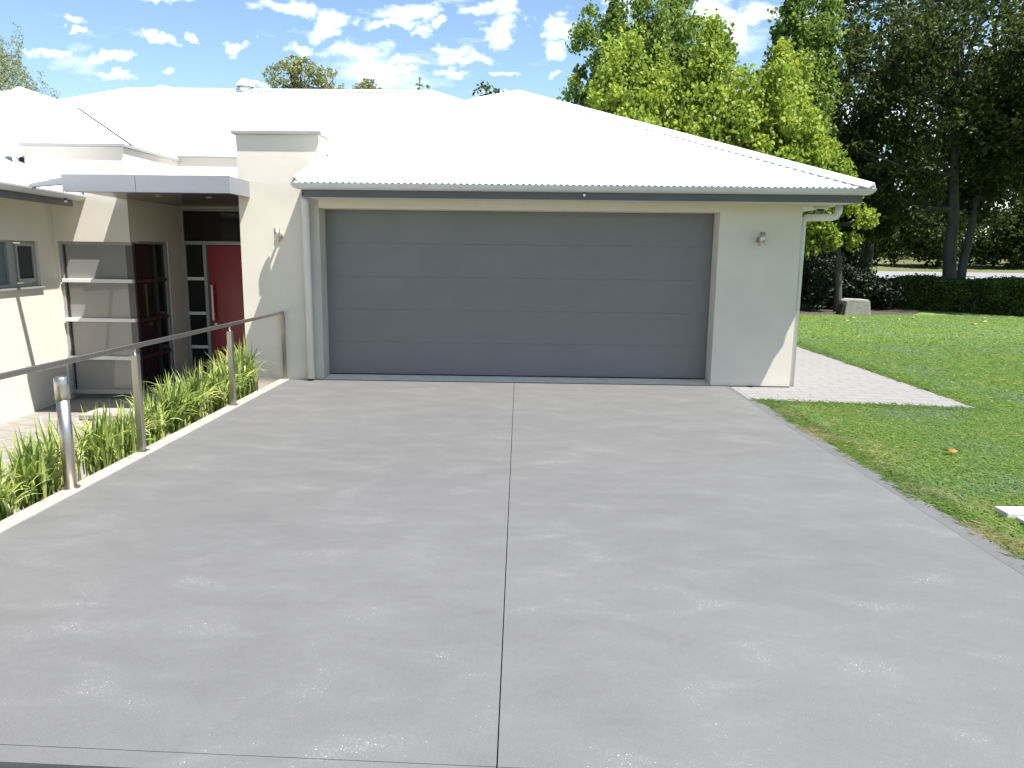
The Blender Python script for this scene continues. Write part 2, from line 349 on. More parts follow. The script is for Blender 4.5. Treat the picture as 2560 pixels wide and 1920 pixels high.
st = MB(); st.prism([(-12, -16), (14, -16), (14, yc(14, -.1)), (-12, yc(-12, -.1))], -.12, -.02)
tag(st.build('road_apron', mat('maroon_street_pavers', (.13, .09, .095), .9, .2, 8, .3, 60)), kind='structure')
kb = MB(); slab(kb, -3.305, -3.174, -7.7, -.015, -.5, .012)
tag(kb.build('kerb', M_KERB, bevel=.008), kind='structure')
pv = MB(); pv.prism([(2.735, -.92), (3.9, -1.05), (5.27, -1.22), (5.36, 6), (5.6, 16), (3.45, 16), (3.45, .0), (2.735, -.02)], -.10, -.006)
tag(pv.build('path', M_PAVR), kind='structure')
ep = MB(); ep.box(-7.0, -3.95, -9, 2.9, -.62, -.5)
tag(ep.build('entry_path', M_PAVE), kind='structure')
ld = MB(); ld.box(-5.80, -3.95, -.50, 2.62, -.49, -.425)
tag(ld.build('doorstep', M_CONC, bevel=.01), kind='structure')
sb = MB()
ysb = np.linspace(-7.7, -.05, 40); prof = [(-3.306, -.08), (-3.45, -.10), (-3.6, -.18), (-3.78, -.30), (-3.95, -.46), (-3.952, -.54)]
vs = [(x, y, z+random.uniform(-.02, .02)*(0 < k < 5)) for y in ysb for k, (x, z) in enumerate(prof)]; n = len(prof)
sb.add(vs, [(j*n+i, j*n+i+1, (j+1)*n+i+1, (j+1)*n+i) for j in range(39) for i in range(n-1)], True)
tag(sb.build('garden_bed_soil', M_SOIL), kind='structure')
be = MB(); bepts = [(2.815+KX*y+random.uniform(-.005, .02), y) for y in np.linspace(-7.7, -1.0, 60)]
be.add([(x-.03, y, -.03) for x, y in bepts]+[(x+.07+random.uniform(-.02, .03), y, -.012) for x, y in bepts], [(i, i+1, 61+i, 60+i) for i in range(59)])
tag(be.build('lawn_edge_soil', M_SOIL), kind='structure')
rd = MB(); rd.add([(-3, 31.2, .80), (80, 26.5, .80), (80, 33.7, 1.06), (-3, 38.2, 1.06)], [(0, 1, 2, 3)])
tag(rd.build('road', M_ROAD), kind='structure')
bk = MB()
for (q0, q1) in (((-3, 38.2), (80, 33.7)),):
    bx = np.linspace(0, 1, 30); vv = []
    for t in bx:
        x = q0[0]+(q1[0]-q0[0])*t; y = q0[1]+(q1[1]-q0[1])*t
        for (dy, z) in ((0, .9), (.2, 1.12), (2, 1.25), (5, 1.50), (9, 1.8), (16, 2.3)): vv.append((x, y+dy, z+random.uniform(-.05, .05)))
    bk.add(vv, [(i*6+k, i*6+k+1, (i+1)*6+k+1, (i+1)*6+k) for i in range(29) for k in range(5)], True)
tag(bk.build('roadside_bank', M_DRYBANK), kind='structure')
tag(MB().prism([(5.9, 13.2), (9, 13.6), (12.4, 14.3), (13.3, 15.6), (13.2, 17.5), (24, 7.5), (30, 9), (26, 24), (6, 24)], -.2, -.012).build('garden_bed_mulch', mat('dark_mulch', (.05, .038, .026), .95, .45, 9, .9, 30)), kind='structure')

# ------------------------------------------------------------------ house
SL = .466   # roof slope
house = empty('house', (0, 0, 0), 'cream rendered single storey house with white steel roof and double garage', 'house')
def splay(o):   # the left wing stands about six degrees off square
    n = len(o.data.vertices); c = np.empty(n*3, np.float32); o.data.vertices.foreach_get('co', c); c = c.reshape(-1, 3)
    c[:, 0] -= .11*(c[:, 1]-.9); o.data.vertices.foreach_set('co', c.ravel()); o.data.update(); return o
def H(mb, name, m, parent=None, bevel=0, label=None):
    o = mb.build(name, m, parent or house, bevel)
    if label: o['label'] = label
    return o
# garage walls
w = MB()
w.box(2.474, 3.525, 0, .36, -.05, 2.42); w.box(-2.715, 2.474, .004, .36, 2.262, 2.42)
w.box(3.28, 3.522, .36, 12, -.05, 2.42)
H(w, 'wall', M_WALL, label='cream front wall of the garage')
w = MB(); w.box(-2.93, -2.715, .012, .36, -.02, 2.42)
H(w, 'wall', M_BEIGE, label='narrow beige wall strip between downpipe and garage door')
# pier beside the garage and the wall running back to the entry
pier = H(MB().box(-3.755, -2.93, 0, .42, -.55, 2.6).box(-3.755, -2.69, .001, .42, 2.6, 3.17), 'pillar', M_WALL, label='tall cream pillar between entry and garage')
H(MB().box(-3.80, -2.645, -.045, .465, 3.17, 3.215), 'coping', M_TRIM, pier, .004)
H(MB().box(-3.75, -3.5, .42, 2.75, -.55, 2.6), 'wall', M_WALL)
# door wall / parapet
H(MB().box(-5.70, -3.75, 2.55, 2.8, 2.395, 3.19), 'wall', M_WALL, label='low cream parapet wall above the front door')
H(MB().box(-5.70, -3.72, 2.52, 2.83, 3.19, 3.215), 'coping', M_TRIM)
# bay front and side
bw = MB(); bw.box(-7.12, -5.70, .9, 1.12, 1.81, 3.12); bw.box(-5.92, -5.70, 1.12, 2.55, 1.83, 3.12); bw.box(-5.92, -5.70, 2.02, 2.55, -.52, 1.83)
bw.box(-7.12, -6.765, .9, 1.12, -.5, 1.81)
bw.box(-5.705, -3.76, 2.545, 2.7, 2.37, 2.395)
H(bw, 'wall', M_WALL, label='cream wall over the corner window')
H(MB().box(-7.16, -5.66, .86, 1.16, 3.12, 3.165).box(-5.96, -5.66, 1.16, 2.52, 3.12, 3.165), 'coping', M_TRIM, None, .004)
# left wing
lw = MB()
lw.box(-7.05, -6.80, -9, .9, -.52, 1.19); lw.box(-7.05, -6.80, -9, .9, 1.80, 2.40); lw.box(-7.05, -6.80, .45, .9, 1.19, 1.80)
lw.box(-7.05, -6.80, -9, -1.6, 1.19, 1.80)
splay(H(lw, 'wall', M_WALL, label='cream wall of the left wing'))
# threshold
H(MB().prism([(0.012, -.03), (.355, -.03), (.355, .043), (.012, .010)], -2.712, 2.470, 'x'), 'door_sill', M_SILL)
H(MB().box(-2.93, 3.52, -.018, .010, -.03, .006), 'joint_strip', M_DARK)
# garage door
gd = MB()
for i in range(5):
    z0 = .048+i*.4445; gd.prism([(.30, z0+.0015), (.30, z0+.4430), (.3022, z0+.4445), (.345, z0+.4445), (.345, z0), (.3022, z0)], -2.725, 2.468, 'x')
gdo = H(gd, 'garage_door', M_GDOOR, label='grey double garage door of five wide boards')
H(MB().box(-2.713, 2.472, .333, .356, .038, 2.262), 'door_backing', M_DARK, gdo)
H(MB().box(-2.705, 2.46, .285, .325, .030, .046), 'seal', M_DARK, gdo)
# wing window
win = splay(H(MB().box(-6.900, -6.845, -1.6, .45, 1.19, 1.235).box(-6.900, -6.845, -1.6, .45, 1.775, 1.80).box(-6.900, -6.845, .405, .45, 1.235, 1.775)
        .box(-6.900, -6.842, -.22, -.06, 1.235, 1.775).box(-6.900, -6.845, -1.6, -1.5, 1.235, 1.775), 'window', M_FRAME, None, .003, 'small awning window in the left wing'))
splay(H(MB().box(-6.885, -6.875, -1.5, -.22, 1.235, 1.775), 'pane', M_GLASSB, win))
fr = splay(H(MB().box(-6.865, -6.825, -.05, .39, 1.25, 1.30).box(-6.865, -6.825, -.05, .39, 1.73, 1.765).box(-6.865, -6.825, -.05, -.01, 1.30, 1.73).box(-6.865, -6.825, .345, .39, 1.30, 1.73), 'sash', M_FRAME, win, .003))
splay(H(MB().box(-6.852, -6.845, -.01, .345, 1.30, 1.73), 'flyscreen', M_MESH, win))
splay(H(MB().box(-6.840, -6.760, -1.62, .47, 1.165, 1.19), 'sill', M_FRAME, win))
# corner window of the bay
cw = H(MB().box(-6.765, -6.72, .93, .99, -.42, 1.81).box(-6.72, -5.705, .93, .99, 1.765, 1.81).box(-6.72, -5.705, .93, .99, -.42, -.36), 'window', M_FRAME, None, .003, 'corner window with pale blinds beside the entry')
H(MB().box(-6.72, -5.80, .955, .97, -.36, 1.765), 'pane', M_BLIND, cw, label='pale blind covered pane facing the drive')
H(MB().box(-6.70, -6.685, .935, .954, -.36, 1.765), 'gasket', M_DARK, cw)
H(MB().box(-5.80, -5.703, .945, .985, -.36, 1.765), 'corner_post', M_DKFR, cw)
H(MB().box(-5.765, -5.71, .985, 1.03, -.36, 1.83), 'corner_post', M_MAROON, cw)
for z in (1.252, .684, .124): H(MB().box(-6.735, -5.70, .885, .955, z-.026, z+.026), 'glazing_bar', M_BAR, cw, .004)
H(MB().box(-5.76, -5.745, 1.03, 2.0, -.36, 1.80), 'pane', M_GLASS, cw, label='dark side pane facing the front door')
for z in (1.246, .670, .115): H(MB().box(-5.75, -5.715, 1.03, 2.0, z-.022, z+.022), 'glazing_bar', M_MAROON, cw)
H(MB().box(-5.77, -5.70, .99, 2.02, -.42, -.36).box(-5.77, -5.712, 1.96, 2.02, -.36, 1.83).box(-5.77, -5.712, 1.03, 1.96, 1.79, 1.83), 'frame', M_FRAME, cw)
# entry: transom, sidelight, door
tw = H(MB().box(-5.70, -3.76, 2.5, 2.56, 2.345, 2.37).box(-5.70, -3.76, 2.5, 2.56, 1.80, 1.86).box(-5.70, -5.655, 2.5, 2.56, 1.86, 2.345), 'window', M_FRAME, None, .003, 'wide dark transom window above the red door')
H(MB().box(-5.655, -3.76, 2.53, 2.54, 1.86, 2.345), 'pane', M_GLASS, tw)
sw = H(MB().box(-5.70, -5.64, 2.5, 2.56, -.425, 1.80).box(-5.355, -5.30, 2.5, 2.56, -.425, 1.80), 'window', M_FRAME, None, .003, 'tall sidelight with four panes left of the red door')
for z in (1.246, .673, .107, -.40): H(MB().box(-5.64, -5.355, 2.505, 2.555, z-.025, z+.025), 'glazing_bar', M_BAR, sw)
H(MB().box(-5.64, -5.355, 2.53, 2.54, -.425, 1.80), 'pane', M_GLASS, sw)
fd = H(MB().box(-5.265, -4.20, 2.50, 2.55, -.41, 1.785), 'front_door', M_RED, None, .003, 'red front door with long pull handle')
H(MB().box(-5.298, -5.268, 2.515, 2.56, -.425, 1.80), 'door_frame', M_DKFR, fd)
hd = H(MB().box(-5.215, -5.18, 2.40, 2.425, .56, 1.15), 'handle', M_CHROME, fd, .004)
H(MB().box(-5.205, -5.19, 2.425, 2.5, .66, .675), 'handle_mount', M_CHROME, fd); H(MB().box(-5.205, -5.19, 2.425, 2.5, 1.03, 1.045), 'handle_mount', M_CHROME, fd)
H(MB().box(-5.225, -5.17, 2.488, 2.5, .455, .515), 'lock', M_CHROME, fd, .003)
H(MB().box(-4.20, -3.76, 2.5, 2.56, -.425, 1.80), 'door_frame', M_FRAME, fd)
# dark-coloured sheet standing in for the interior darkness behind the entry glazing
H(MB().box(-5.70, -3.76, 2.9, 2.95, -.45, 2.42), 'wall', M_DKFR, label='dark sheet standing in for the dim interior behind the entry glass')
# canopy
can = H(MB().box(-5.66, -4.762, -.65, -.55, 2.385, 2.59).box(-4.756, -3.605, -.65, -.55, 2.385, 2.59)
        .box(-3.655, -3.605, -.55, 0, 2.385, 2.59), 'canopy', M_CAN, None, .003, 'flat silver entry canopy with dark soffit')
H(MB().prism([(-5.655, -.55), (-3.66, -.55), (-3.66, -.005), (-3.76, -.005), (-3.76, 2.545), (-5.69, 2.545), (-5.69, .895), (-5.79, .895)], 2.415, 2.55), 'soffit', M_CANSOF, can)
H(MB().box(-4.762, -4.756, -.64, -.56, 2.386, 2.588), 'joint', M_DARK, can)
for (x, y) in ((-4.95, .3), (-4.35, .5)): H(MB().tube([(x, y, 2.408), (x, y, 2.416)], .045, 16), 'downlight', M_CHROME, can)
H(MB().prism([(-6.24, 2.44), (-6.24, 2.475), (-5.66, 2.58), (-5.66, 2.49)], -.50, -.42, 'y'), 'support_beam', M_CAN, can)
# gutters, fascias, soffits
GP = [(0, 0), (-.012, .002), (-.012, -.012), (-.02, -.03), (-.04, -.055), (-.07, -.072), (-.115, -.078), (-.115, -.070), (-.11, 0)]
def gut_profile(y0, z0):   # ogee-like quad gutter, outer lip at y0, top at z0 (opening upward)
    return [(y0, z0), (y0+.004, z0-.020), (y0+.014, z0-.040), (y0+.034, z0-.060), (y0+.062, z0-.072), (y0+.115, z0-.075), (y0+.115, z0-.03), (y0+.115, z0)]
g = MB()
def mitre_gutter(mb, xl, xr, y0, z0, yend):
    p = gut_profile(0, 0); n = len(p)
    A = [(xl+q[0], y0+q[0], z0+q[1]) for q in p]; B = [(xr-q[0], y0+q[0], z0+q[1]) for q in p]; C = [(xr-q[0], yend, z0+q[1]) for q in p]
    D = [(xl+q[0], y0+.9, z0+q[1]) for q in p]
    for (P, Q) in ((A, B), (B, C), (D, A)):
        mb.add(P+Q, [(i, i+1, n+i+1, n+i) for i in range(n-1)], False)
    # channel water-line lid a little below the lip so that it reads as a trough
    q = .006
    mb.add([(xl+.02, y0+.02, z0-q), (xr-.02, y0+.02, z0-q), (xr-.11, y0+.11, z0-q), (xl+.11, y0+.11, z0-q)], [(0, 1, 2, 3)])
    mb.add([(xr-.02, y0+.02, z0-q), (xr-.02, yend, z0-q), (xr-.11, yend, z0-q), (xr-.11, y0+.11, z0-q)], [(0, 1, 2, 3)])
def front_gutter():
    mb = MB(); xl, xr, y0, z0 = -2.905, 4.195, -.55, 2.53; p = gut_profile(0, 0); n = len(p)
    A = [(xl+q[0]*1.1, y0+q[0], z0+q[1]) for q in p]; B = [(xr-q[0], y0+q[0], z0+q[1]) for q in p]; C = [(xr-q[0], 12, z0+q[1]) for q in p]
    for (P, Q) in ((A, B), (B, C)): mb.add(P+Q, [(i, i+1, n+i+1, n+i) for i in range(n-1)])
    # the stop end follows the profile
    mb.add(A+[(xl+.126, y0, z0)], [tuple(range(n))])
    end = [(xl+q[0]*1.1, y0+.115, z0+q[1]) for q in p]
    mb.add(A+end, [(i, i+1, n+i+1, n+i) for i in range(n-1)])
    q = .008
    mb.add([(xl+.02, y0+.015, z0-q), (xr-.015, y0+.015, z0-q), (xr-.11, y0+.11, z0-q), (xl+.11, y0+.11, z0-q)], [(0, 1, 2, 3)])
    mb.add([(xr-.015, y0+.015, z0-q), (xr-.015, 12, z0-q), (xr-.11, 12, z0-q), (xr-.11, y0+.11, z0-q)], [(0, 1, 2, 3)])
    return mb
H(front_gutter(), 'gutter', M_GUT, label='long grey gutter along the garage eave')
H(MB().box(-2.775, 4.08, -.434, -.41, 2.368, 2.50).box(4.056, 4.08, -.41, 12, 2.368, 2.50).box(-2.775, -2.75, -.41, -.002, 2.40, 2.50), 'fascia', M_FAS)
H(MB().box(-2.75, 4.056, -.41, .02, 2.372, 2.384).box(3.53, 4.056, .02, 12, 2.372, 2.384), 'soffit', M_SOF)
# wing gutter (runs along the wall, towards the viewer)
def wing_gutter():
    mb = MB(); p = gut_profile(0, 0); n = len(p)
    A = [(-6.28-q[0], -9, 2.45+q[1]) for q in p]; B = [(-6.28-q[0], .895, 2.45+q[1]) for q in p]
    mb.add(A+B, [(i, i+1, n+i+1, n+i) for i in range(n-1)]); mb.add(B, [tuple(range(n))])
    mb.add([(-6.295, -9, 2.442), (-6.295, .89, 2.442), (-6.39, .89, 2.442), (-6.39, -9, 2.442)], [(0, 1, 2, 3)])
    return mb
splay(H(wing_gutter(), 'gutter', M_GUT, label='grey gutter along the left wing eave'))
splay(H(MB().box(-6.418, -6.396, -9, .72, 2.285, 2.43), 'fascia', M_FAS))
splay(H(MB().box(-6.80, -6.418, -9, .895, 2.36, 2.372), 'soffit', M_SOF))
# small upper gutter at the parapet's left end
H(MB().tube([(-7.13, .80, 3.02), (-7.30, .80, 3.02)], .055, 12).tube([(-7.2, .83, 3.02), (-7.2, .83, 2.80)], .04, 10), 'rain_head', M_GUT)
# downpipes
H(MB().tube([(-2.862, -.10, 2.38), (-2.862, -.10, 2.345), (-2.864, -.092, 2.30), (-2.867, -.07, 2.24), (-2.868, -.072, 2.17), (-2.868, -.062, 2.10), (-2.868, -.062, .03)], [.048]*4+[.047]*3, 14), 'downpipe', M_PIPE, label='cream downpipe beside the pillar')
H(MB().tube([(4.03, .12, 2.37), (4.03, .12, 2.29), (4.0, .12, 2.235), (3.95, .12, 2.222), (3.62, .12, 2.215), (3.585, .12, 2.19), (3.577, .12, 2.14), (3.577, .12, .0)], .047, 14), 'downpipe', M_PIPE, label='cream downpipe on the garage corner by the lawn')
# roofs ------------------------------------------------------------
def corrugated(name, x0, x1, ylo, yhi, zf, m, parent=None, pitch=.076, amp=.0085, axis='x'):
    """roof sheet: corrugations run up the slope; ylo/yhi give the sheet's reach at each x"""
    k = int(abs(x1-x0)/(pitch/6)); xs = np.linspace(x0, x1, k+1); V = []
    for x in xs:
        a, b = ylo(x), yhi(x)
        for y in (a, b):
            z = zf(x, y)+amp*math.sin(2*math.pi*x/pitch)
            V.append((x, y, z) if axis == 'x' else (y, x, z))
    i = np.arange(k)*2; F = np.stack([i, i+2, i+3, i+1], 1)
    return raw(name, np.array(V), F, m, parent or house, True)
def lerp(x, pts):
    for (a, b) in zip(pts[:-1], pts[1:]):
        if a[0] <= x <= b[0]: return a[1]+(b[1]-a[1])*(x-a[0])/max(b[0]-a[0], 1e-9)
    return pts[0][1] if x < pts[0][0] else pts[-1][1]
A_ = (-.19, 3.57); B_ = (-.91, 3.08); C_ = (-2.69, .39)
zg = lambda x, y: 2.530+SL*(y+.55)
rg = corrugated('roof', -2.85, 4.18, lambda x: -.535, lambda x: max(-.53, lerp(x, [(-2.85, -.40), (-2.70, .30), C_, B_, A_, (4.19, -.55)])), zg, M_ROOF)
rg['label'] = 'white corrugated hip roof over the garage'
zA = zg(*A_)
zr = lambda y, x: zA-SL*(y-A_[0])*((zA-2.530)/(SL*(4.19-A_[0])))   # right hand plane, falling to +X
corrugated('roof_plane', -.55, 12, lambda x: (A_[0] if x > A_[1] else 4.19-(x+.55)*(4.19-A_[0])/(A_[1]+.55)), lambda x: 4.18, lambda x, y: zr(y, x), M_ROOF, rg, axis='y')
zl = lambda x: zA-SL*(A_[0]-x)
H(MB().add([(*C_, zg(*C_)-.01), (*B_, zg(*B_)-.01), (*A_, zA-.01), (A_[0], 12, zA-.01), (-2.9, 12, zg(*C_)-.1), (-2.85, -.40, zg(-2.85, -.40)-.02), (-2.9, .6, 2.5)],
          [(0, 1, 2), (0, 2, 3), (0, 3, 4), (0, 4, 6), (0, 6, 5)]), 'roof_plane', M_ROOF, rg)
def cap(mb, p, q, wdt=.12, th=.014, lift=.006):
    p, q = Vector(p), Vector(q); t = (q-p).normalized(); s = t.cross(Vector((0, 0, 1))).normalized(); u = s.cross(t)
    prof = [(-wdt, -.046), (-wdt, -.030), (-.03, .022), (0, .034), (.03, .022), (wdt, -.030), (wdt, -.046), (0, .018)]
    vs = [e+s*a+u*(b+lift) for e in (p, q) for a, b in prof]; n = len(prof)
    mb.add(vs, [tuple(range(n))[::-1], tuple(range(n, 2*n))]+[(i, (i+1) % n, n+(i+1) % n, n+i) for i in range(n)])
cm = MB()
cap(cm, (*A_, zA), (4.16, -.52, 2.56)); cap(cm, (*B_, zg(*B_)), (*A_, zA)); cap(cm, (A_[0], A_[1], zA), (A_[0], 12, zA)); cap(cm, (*C_, zg(*C_)), (*B_, zg(*B_)), .07)
H(cm, 'ridge_cap', M_CAP, rg)
cm = MB(); cap(cm, (-2.86, -.5, 2.57), (-2.72, .25, zg(-2.7, .25)), .05); H(cm, 'barge_flashing', M_CAP, rg)
# main roof
zm = lambda x, y: 2.60+SL*(y-1.9)
RY = 7.7; zR = zm(0, RY)
rm = corrugated('roof', -14.5, 3.2, lambda x: 2.0, lambda x: max(2.01, lerp(x, [(-14.9, 1.9), (-9.1, RY), (-2.2, RY), (3.2, 2.3)])), zm, M_ROOF)
rm['label'] = 'white corrugated main roof behind the entry'
H(MB().add([(-9.1, RY, zR-.01), (-2.2, RY, zR-.01), (3.4, RY+5.6, 2.7), (3.4, RY-5.6, 2.7), (3.4, 14, 2.6), (-15, 14, 2.6), (-15, 1.9, 2.59)],
          [(1, 3, 2), (0, 1, 2, 4, 5), (0, 5, 6)]), 'roof_plane', M_ROOF, rm)
cm = MB(); cap(cm, (-9.1, RY, zR), (-2.2, RY, zR)); cap(cm, (-2.2, RY, zR), (1.5, RY-3.7, zm(0, RY-3.7))); cap(cm, (-9.1, RY, zR), (-13, RY-3.9, zm(0, RY-3.9)))
H(cm, 'ridge_cap', M_CAP, rm)
vt = H(MB().tube([(-6.42, RY, zR-.05), (-6.42, RY, zR+.07)], .13, 14), 'vent', M_CAP, rm)
vd = MB(); vd.sphere((-6.42, RY, zR+.07), (.20, .20, .17), 20, 8, True); H(vd, 'turbine_dome', M_CAP, vt)
tb = MB()
for k in range(14):
    a = 2*math.pi*k/14; tb.tube([(-6.42+.19*math.cos(a), RY+.19*math.sin(a), zR+.075), (-6.42+.172*math.cos(a+.25), RY+.172*math.sin(a+.25), zR+.15), (-6.42+.08*math.cos(a+.5), RY+.08*math.sin(a+.5), zR+.232)], .012, 5)
H(tb, 'turbine_blade', M_TRIM, vt)
# upper roof behind the bay parapet
zu = lambda x, y: 3.0+SL*(y-1.0)
AP = (-9.5, 4.52); zAP = zu(*AP)
ru = corrugated('roof', -13.1, -5.9, lambda x: 1.165 if x > -7.16 else .95, lambda x: max(1.17, lerp(x, [(-13.1, 1.0), AP, (-5.95, 1.0)])), zu, M_ROOF)
ru['label'] = 'white hip roof behind the left parapet'
corrugated('roof_plane', 1.0, 7.2, lambda y: (AP[0] if y > AP[1] else -5.95-(y-1.0)*(-5.95-AP[0])/(AP[1]-1.0)), lambda y: -5.93, lambda y, x: zAP-SL*(x-AP[0]), M_ROOF, ru, axis='y')
H(MB().add([(AP[0], AP[1], zAP-.01), (AP[0], 12, zAP-.01), (-13.1, 12, 3.0), (-13.1, 1.0, 3.0)], [(0, 1, 2, 3)]), 'roof_plane', M_ROOF, ru)
cm = MB(); cap(cm, (*AP, zAP), (-5.98, 1.05, 3.03), .10); cap(cm, (*AP, zAP), (AP[0], 10, zAP)); H(cm, 'ridge_cap', M_CAP, ru)
# dark valley gutter where the hip roof meets the main roof (both planes solved)
vv = []
for y in (2.9, 6.3): vv.append((AP[0]+(zAP-zm(0, y))/SL, y, zm(0, y)))
vm = MB(); vm.tube([(vv[0][0], vv[0][1], vv[0][2]+.005), (vv[1][0], vv[1][1], vv[1][2]+.005)], .028, 6); H(vm, 'valley_gutter', M_DARK, ru)
# wing roof
zw = lambda y, x: 2.447+SL*(-6.29-x)
rw = corrugated('roof', -9, .895, lambda y: -9.4, lambda y: -6.31, lambda y, x: zw(y, x), M_ROOF, axis='y'); splay(rw); rw['label'] = 'white corrugated roof of the left wing'
fl = MB(); cap(fl, (-6.31, .87, 2.475), (-7.9, .87, zw(0, -7.9)), .035); H(fl, 'wall_flashing', M_TRIM, rw)

# ------------------------------------------------------------------ wall lamps and eave fittings
def wall_lamp(x, z, label):
    t = empty('wall_lamp', (x, 0, z), label, 'wall lamp', 'stainless wall lamps on the garage front')
    MB().tube([(x, -.002, z-.01), (x, -.022, z-.01)], .045, 18).build('wall_plate', M_CHROME, t)
    MB().tube([(x, -.022, z-.01), (x, -.075, z-.01)], .016, 12).build('arm', M_CHROME, t)
    b = MB().tube([(x, -.115, z-.085), (x, -.115, z+.085)], .038, 20).build('lamp_body', M_CHROME, t)
    MB().tube([(x, -.115, z+.0855), (x, -.115, z+.088)], .030, 18).build('lamp_glass', M_WHITEP, t)
wall_lamp(-3.235, 1.905, 'stainless up and down lamp on the sunlit pillar left of the garage door')
wall_lamp(2.998, 1.93, 'stainless up and down lamp on the shaded wall right of the garage door')
def eave_sensor(x, y, z, label):
    t = empty('eave_sensor', (x, y, z), label, 'sensor', 'small sensors under the eaves')
    MB().tube([(x, y, z), (x, y, z-.03)], .016, 10).build('mount', M_DARK, t)
    MB().sphere((x, y, z-.045), .020, 10, 8).build('lens', M_WHITEP, t)
eave_sensor(.69, -.452, 2.47, 'tiny sensor hanging from the gutter over the garage door')
eave_sensor(-6.29, .42, 2.385, 'tiny sensor hanging from the left wing gutter')
t = empty('dome_camera', (3.87, .43, 2.37), 'small white dome fitting with dark lens under the right garage soffit', 'camera')
MB().tube([(3.87, .30, 2.372), (3.87, .30, 2.335)], [.10, .085], 20).build('housing', M_WHITEP, t)
MB().sphere((3.86, .29, 2.335), (.05, .05, .04), 14, 8).build('lens', mat('blue_black_lens', (.01, .012, .04), .08, .1), t)

# ------------------------------------------------------------------ handrail and bollard
hx = -3.235
t = empty('handrail', (hx, -3, 0), 'brushed steel handrail on slim posts along the planted kerb', 'handrail')
MB().box(hx-.014, hx+.014, -8.2, -.004, .885, .922).build('rail', M_STEEL, t, .004)
for (y, zt) in ((-5.75, .83), (-3.78, .83), (-1.80, .83)):
    p = MB().box(hx-.026, hx+.026, y-.026, y+.026, .012, zt).build('post', M_STEEL, t, .003)
    MB().tube([(hx, y, zt), (hx, y, .887)], .010, 10).build('bracket', M_CHROME, p)
    MB().box(hx-.05, hx+.05, y-.05, y+.05, .010, .016).build('base_plate', M_STEEL, p)
p = MB().box(hx-.02, hx+.02, -.045, -.004, .012, .885).build('post', mat('bronze_toned_steel', (.36, .31, .25), .35, .08, 8, metal=.8), t, .003)
p['label'] = 'end post fixed flat to the pillar'
t = empty('steel_bollard', (-3.22, -4.80, 0), 'round brushed steel bollard light standing on the kerb', 'bollard')
MB().tube([(-3.22, -4.80, .012), (-3.22, -4.80, .66)], .042, 28).build('post', M_STEEL, t)
MB().tube([(-3.22, -4.80, .655), (-3.22, -4.80, .80), (-3.22, -4.80, .812)], [.0455, .0455, .036], 28).build('cap', M_CHROME, t)
MB().tube([(-3.22, -4.80, .010), (-3.22, -4.80, .018)], .062, 24).build('base_plate', M_STEEL, t)

# ------------------------------------------------------------------ strappy plants
M_STRAP = leafmat('strappy_leaf', [(.08, .14, .03), (.22, .31, .065), (.40, .47, .13), (.56, .56, .22), (.64, .56, .30)], .35, .4, .5, 3.0)
def strappy(x, y, z, h, n, label, seed):
    r = np.random.default_rng(seed); V = []; F = []
    for k in range(n):
        a = r.uniform(0, 2*math.pi); L = h*r.uniform(.75, 1.65); lean = r.uniform(.12, 1.0)*(1.0 if k > n*.25 else .4); wd = r.uniform(.0055, .0105)
        bx, by = x+r.normal(0, .055), y+r.normal(0, .065); d = np.array([math.cos(a), math.sin(a)]); s = np.array([-d[1], d[0]])
        tw = r.uniform(-.6, .6); o = len(V)
        for i in range(7):
            u = i/6; out = lean*L*(u**1.7)*.75; zz = L*u*(1-.42*lean*u*u*1.3)
            w_ = wd*(1-u**3)*(.7+.6*min(u*3, 1)); c = np.array([bx, by])+d*out
            V.append((c[0]-s[0]*w_, c[1]-s[1]*w_, z+zz)); V.append((c[0]+s[0]*w_, c[1]+s[1]*w_, z+zz+tw*w_))
        F += [(o+2*i, o+2*i+1, o+2*i+3, o+2*i+2) for i in range(6)]
    t = raw('strappy_plant', np.array(V), np.array(F), M_STRAP, None, True)
    return tag(t, label, 'plant', 'strappy green clumps planted along the kerb')
PL = [(-.62, .56, 'tall strappy clump nearest the pillar, in front of the red door'),
      (-1.12, .50, 'strappy clump just behind the far slim handrail post'),
      (-1.60, .46, 'dense strappy clump at the foot of the far slim handrail post'),
      (-2.10, .46, 'strappy clump just in front of the far slim handrail post'),
      (-2.55, .44, 'pale strappy clump midway between the two slim handrail posts'),
      (-3.02, .40, 'yellowish strappy clump a step behind the near slim handrail post'),
      (-3.48, .38, 'low strappy clump right behind the near slim handrail post'),
      (-3.95, .42, 'upright strappy clump just left of the near slim handrail post'),
      (-4.36, .42, 'bushy strappy clump between near slim post and round bollard'),
      (-4.80, .40, 'dark strappy clump right behind the round steel bollard'),
      (-5.22, .36, 'strappy clump just left of the round steel bollard'),
      (-5.62, .44, 'strappy clump at the left edge, closest to the viewer')]
for i, (y, h, lb) in enumerate(PL):
    strappy(-3.52+random.uniform(-.06, .05), y, -.13, h, 165, lb, 100+i)

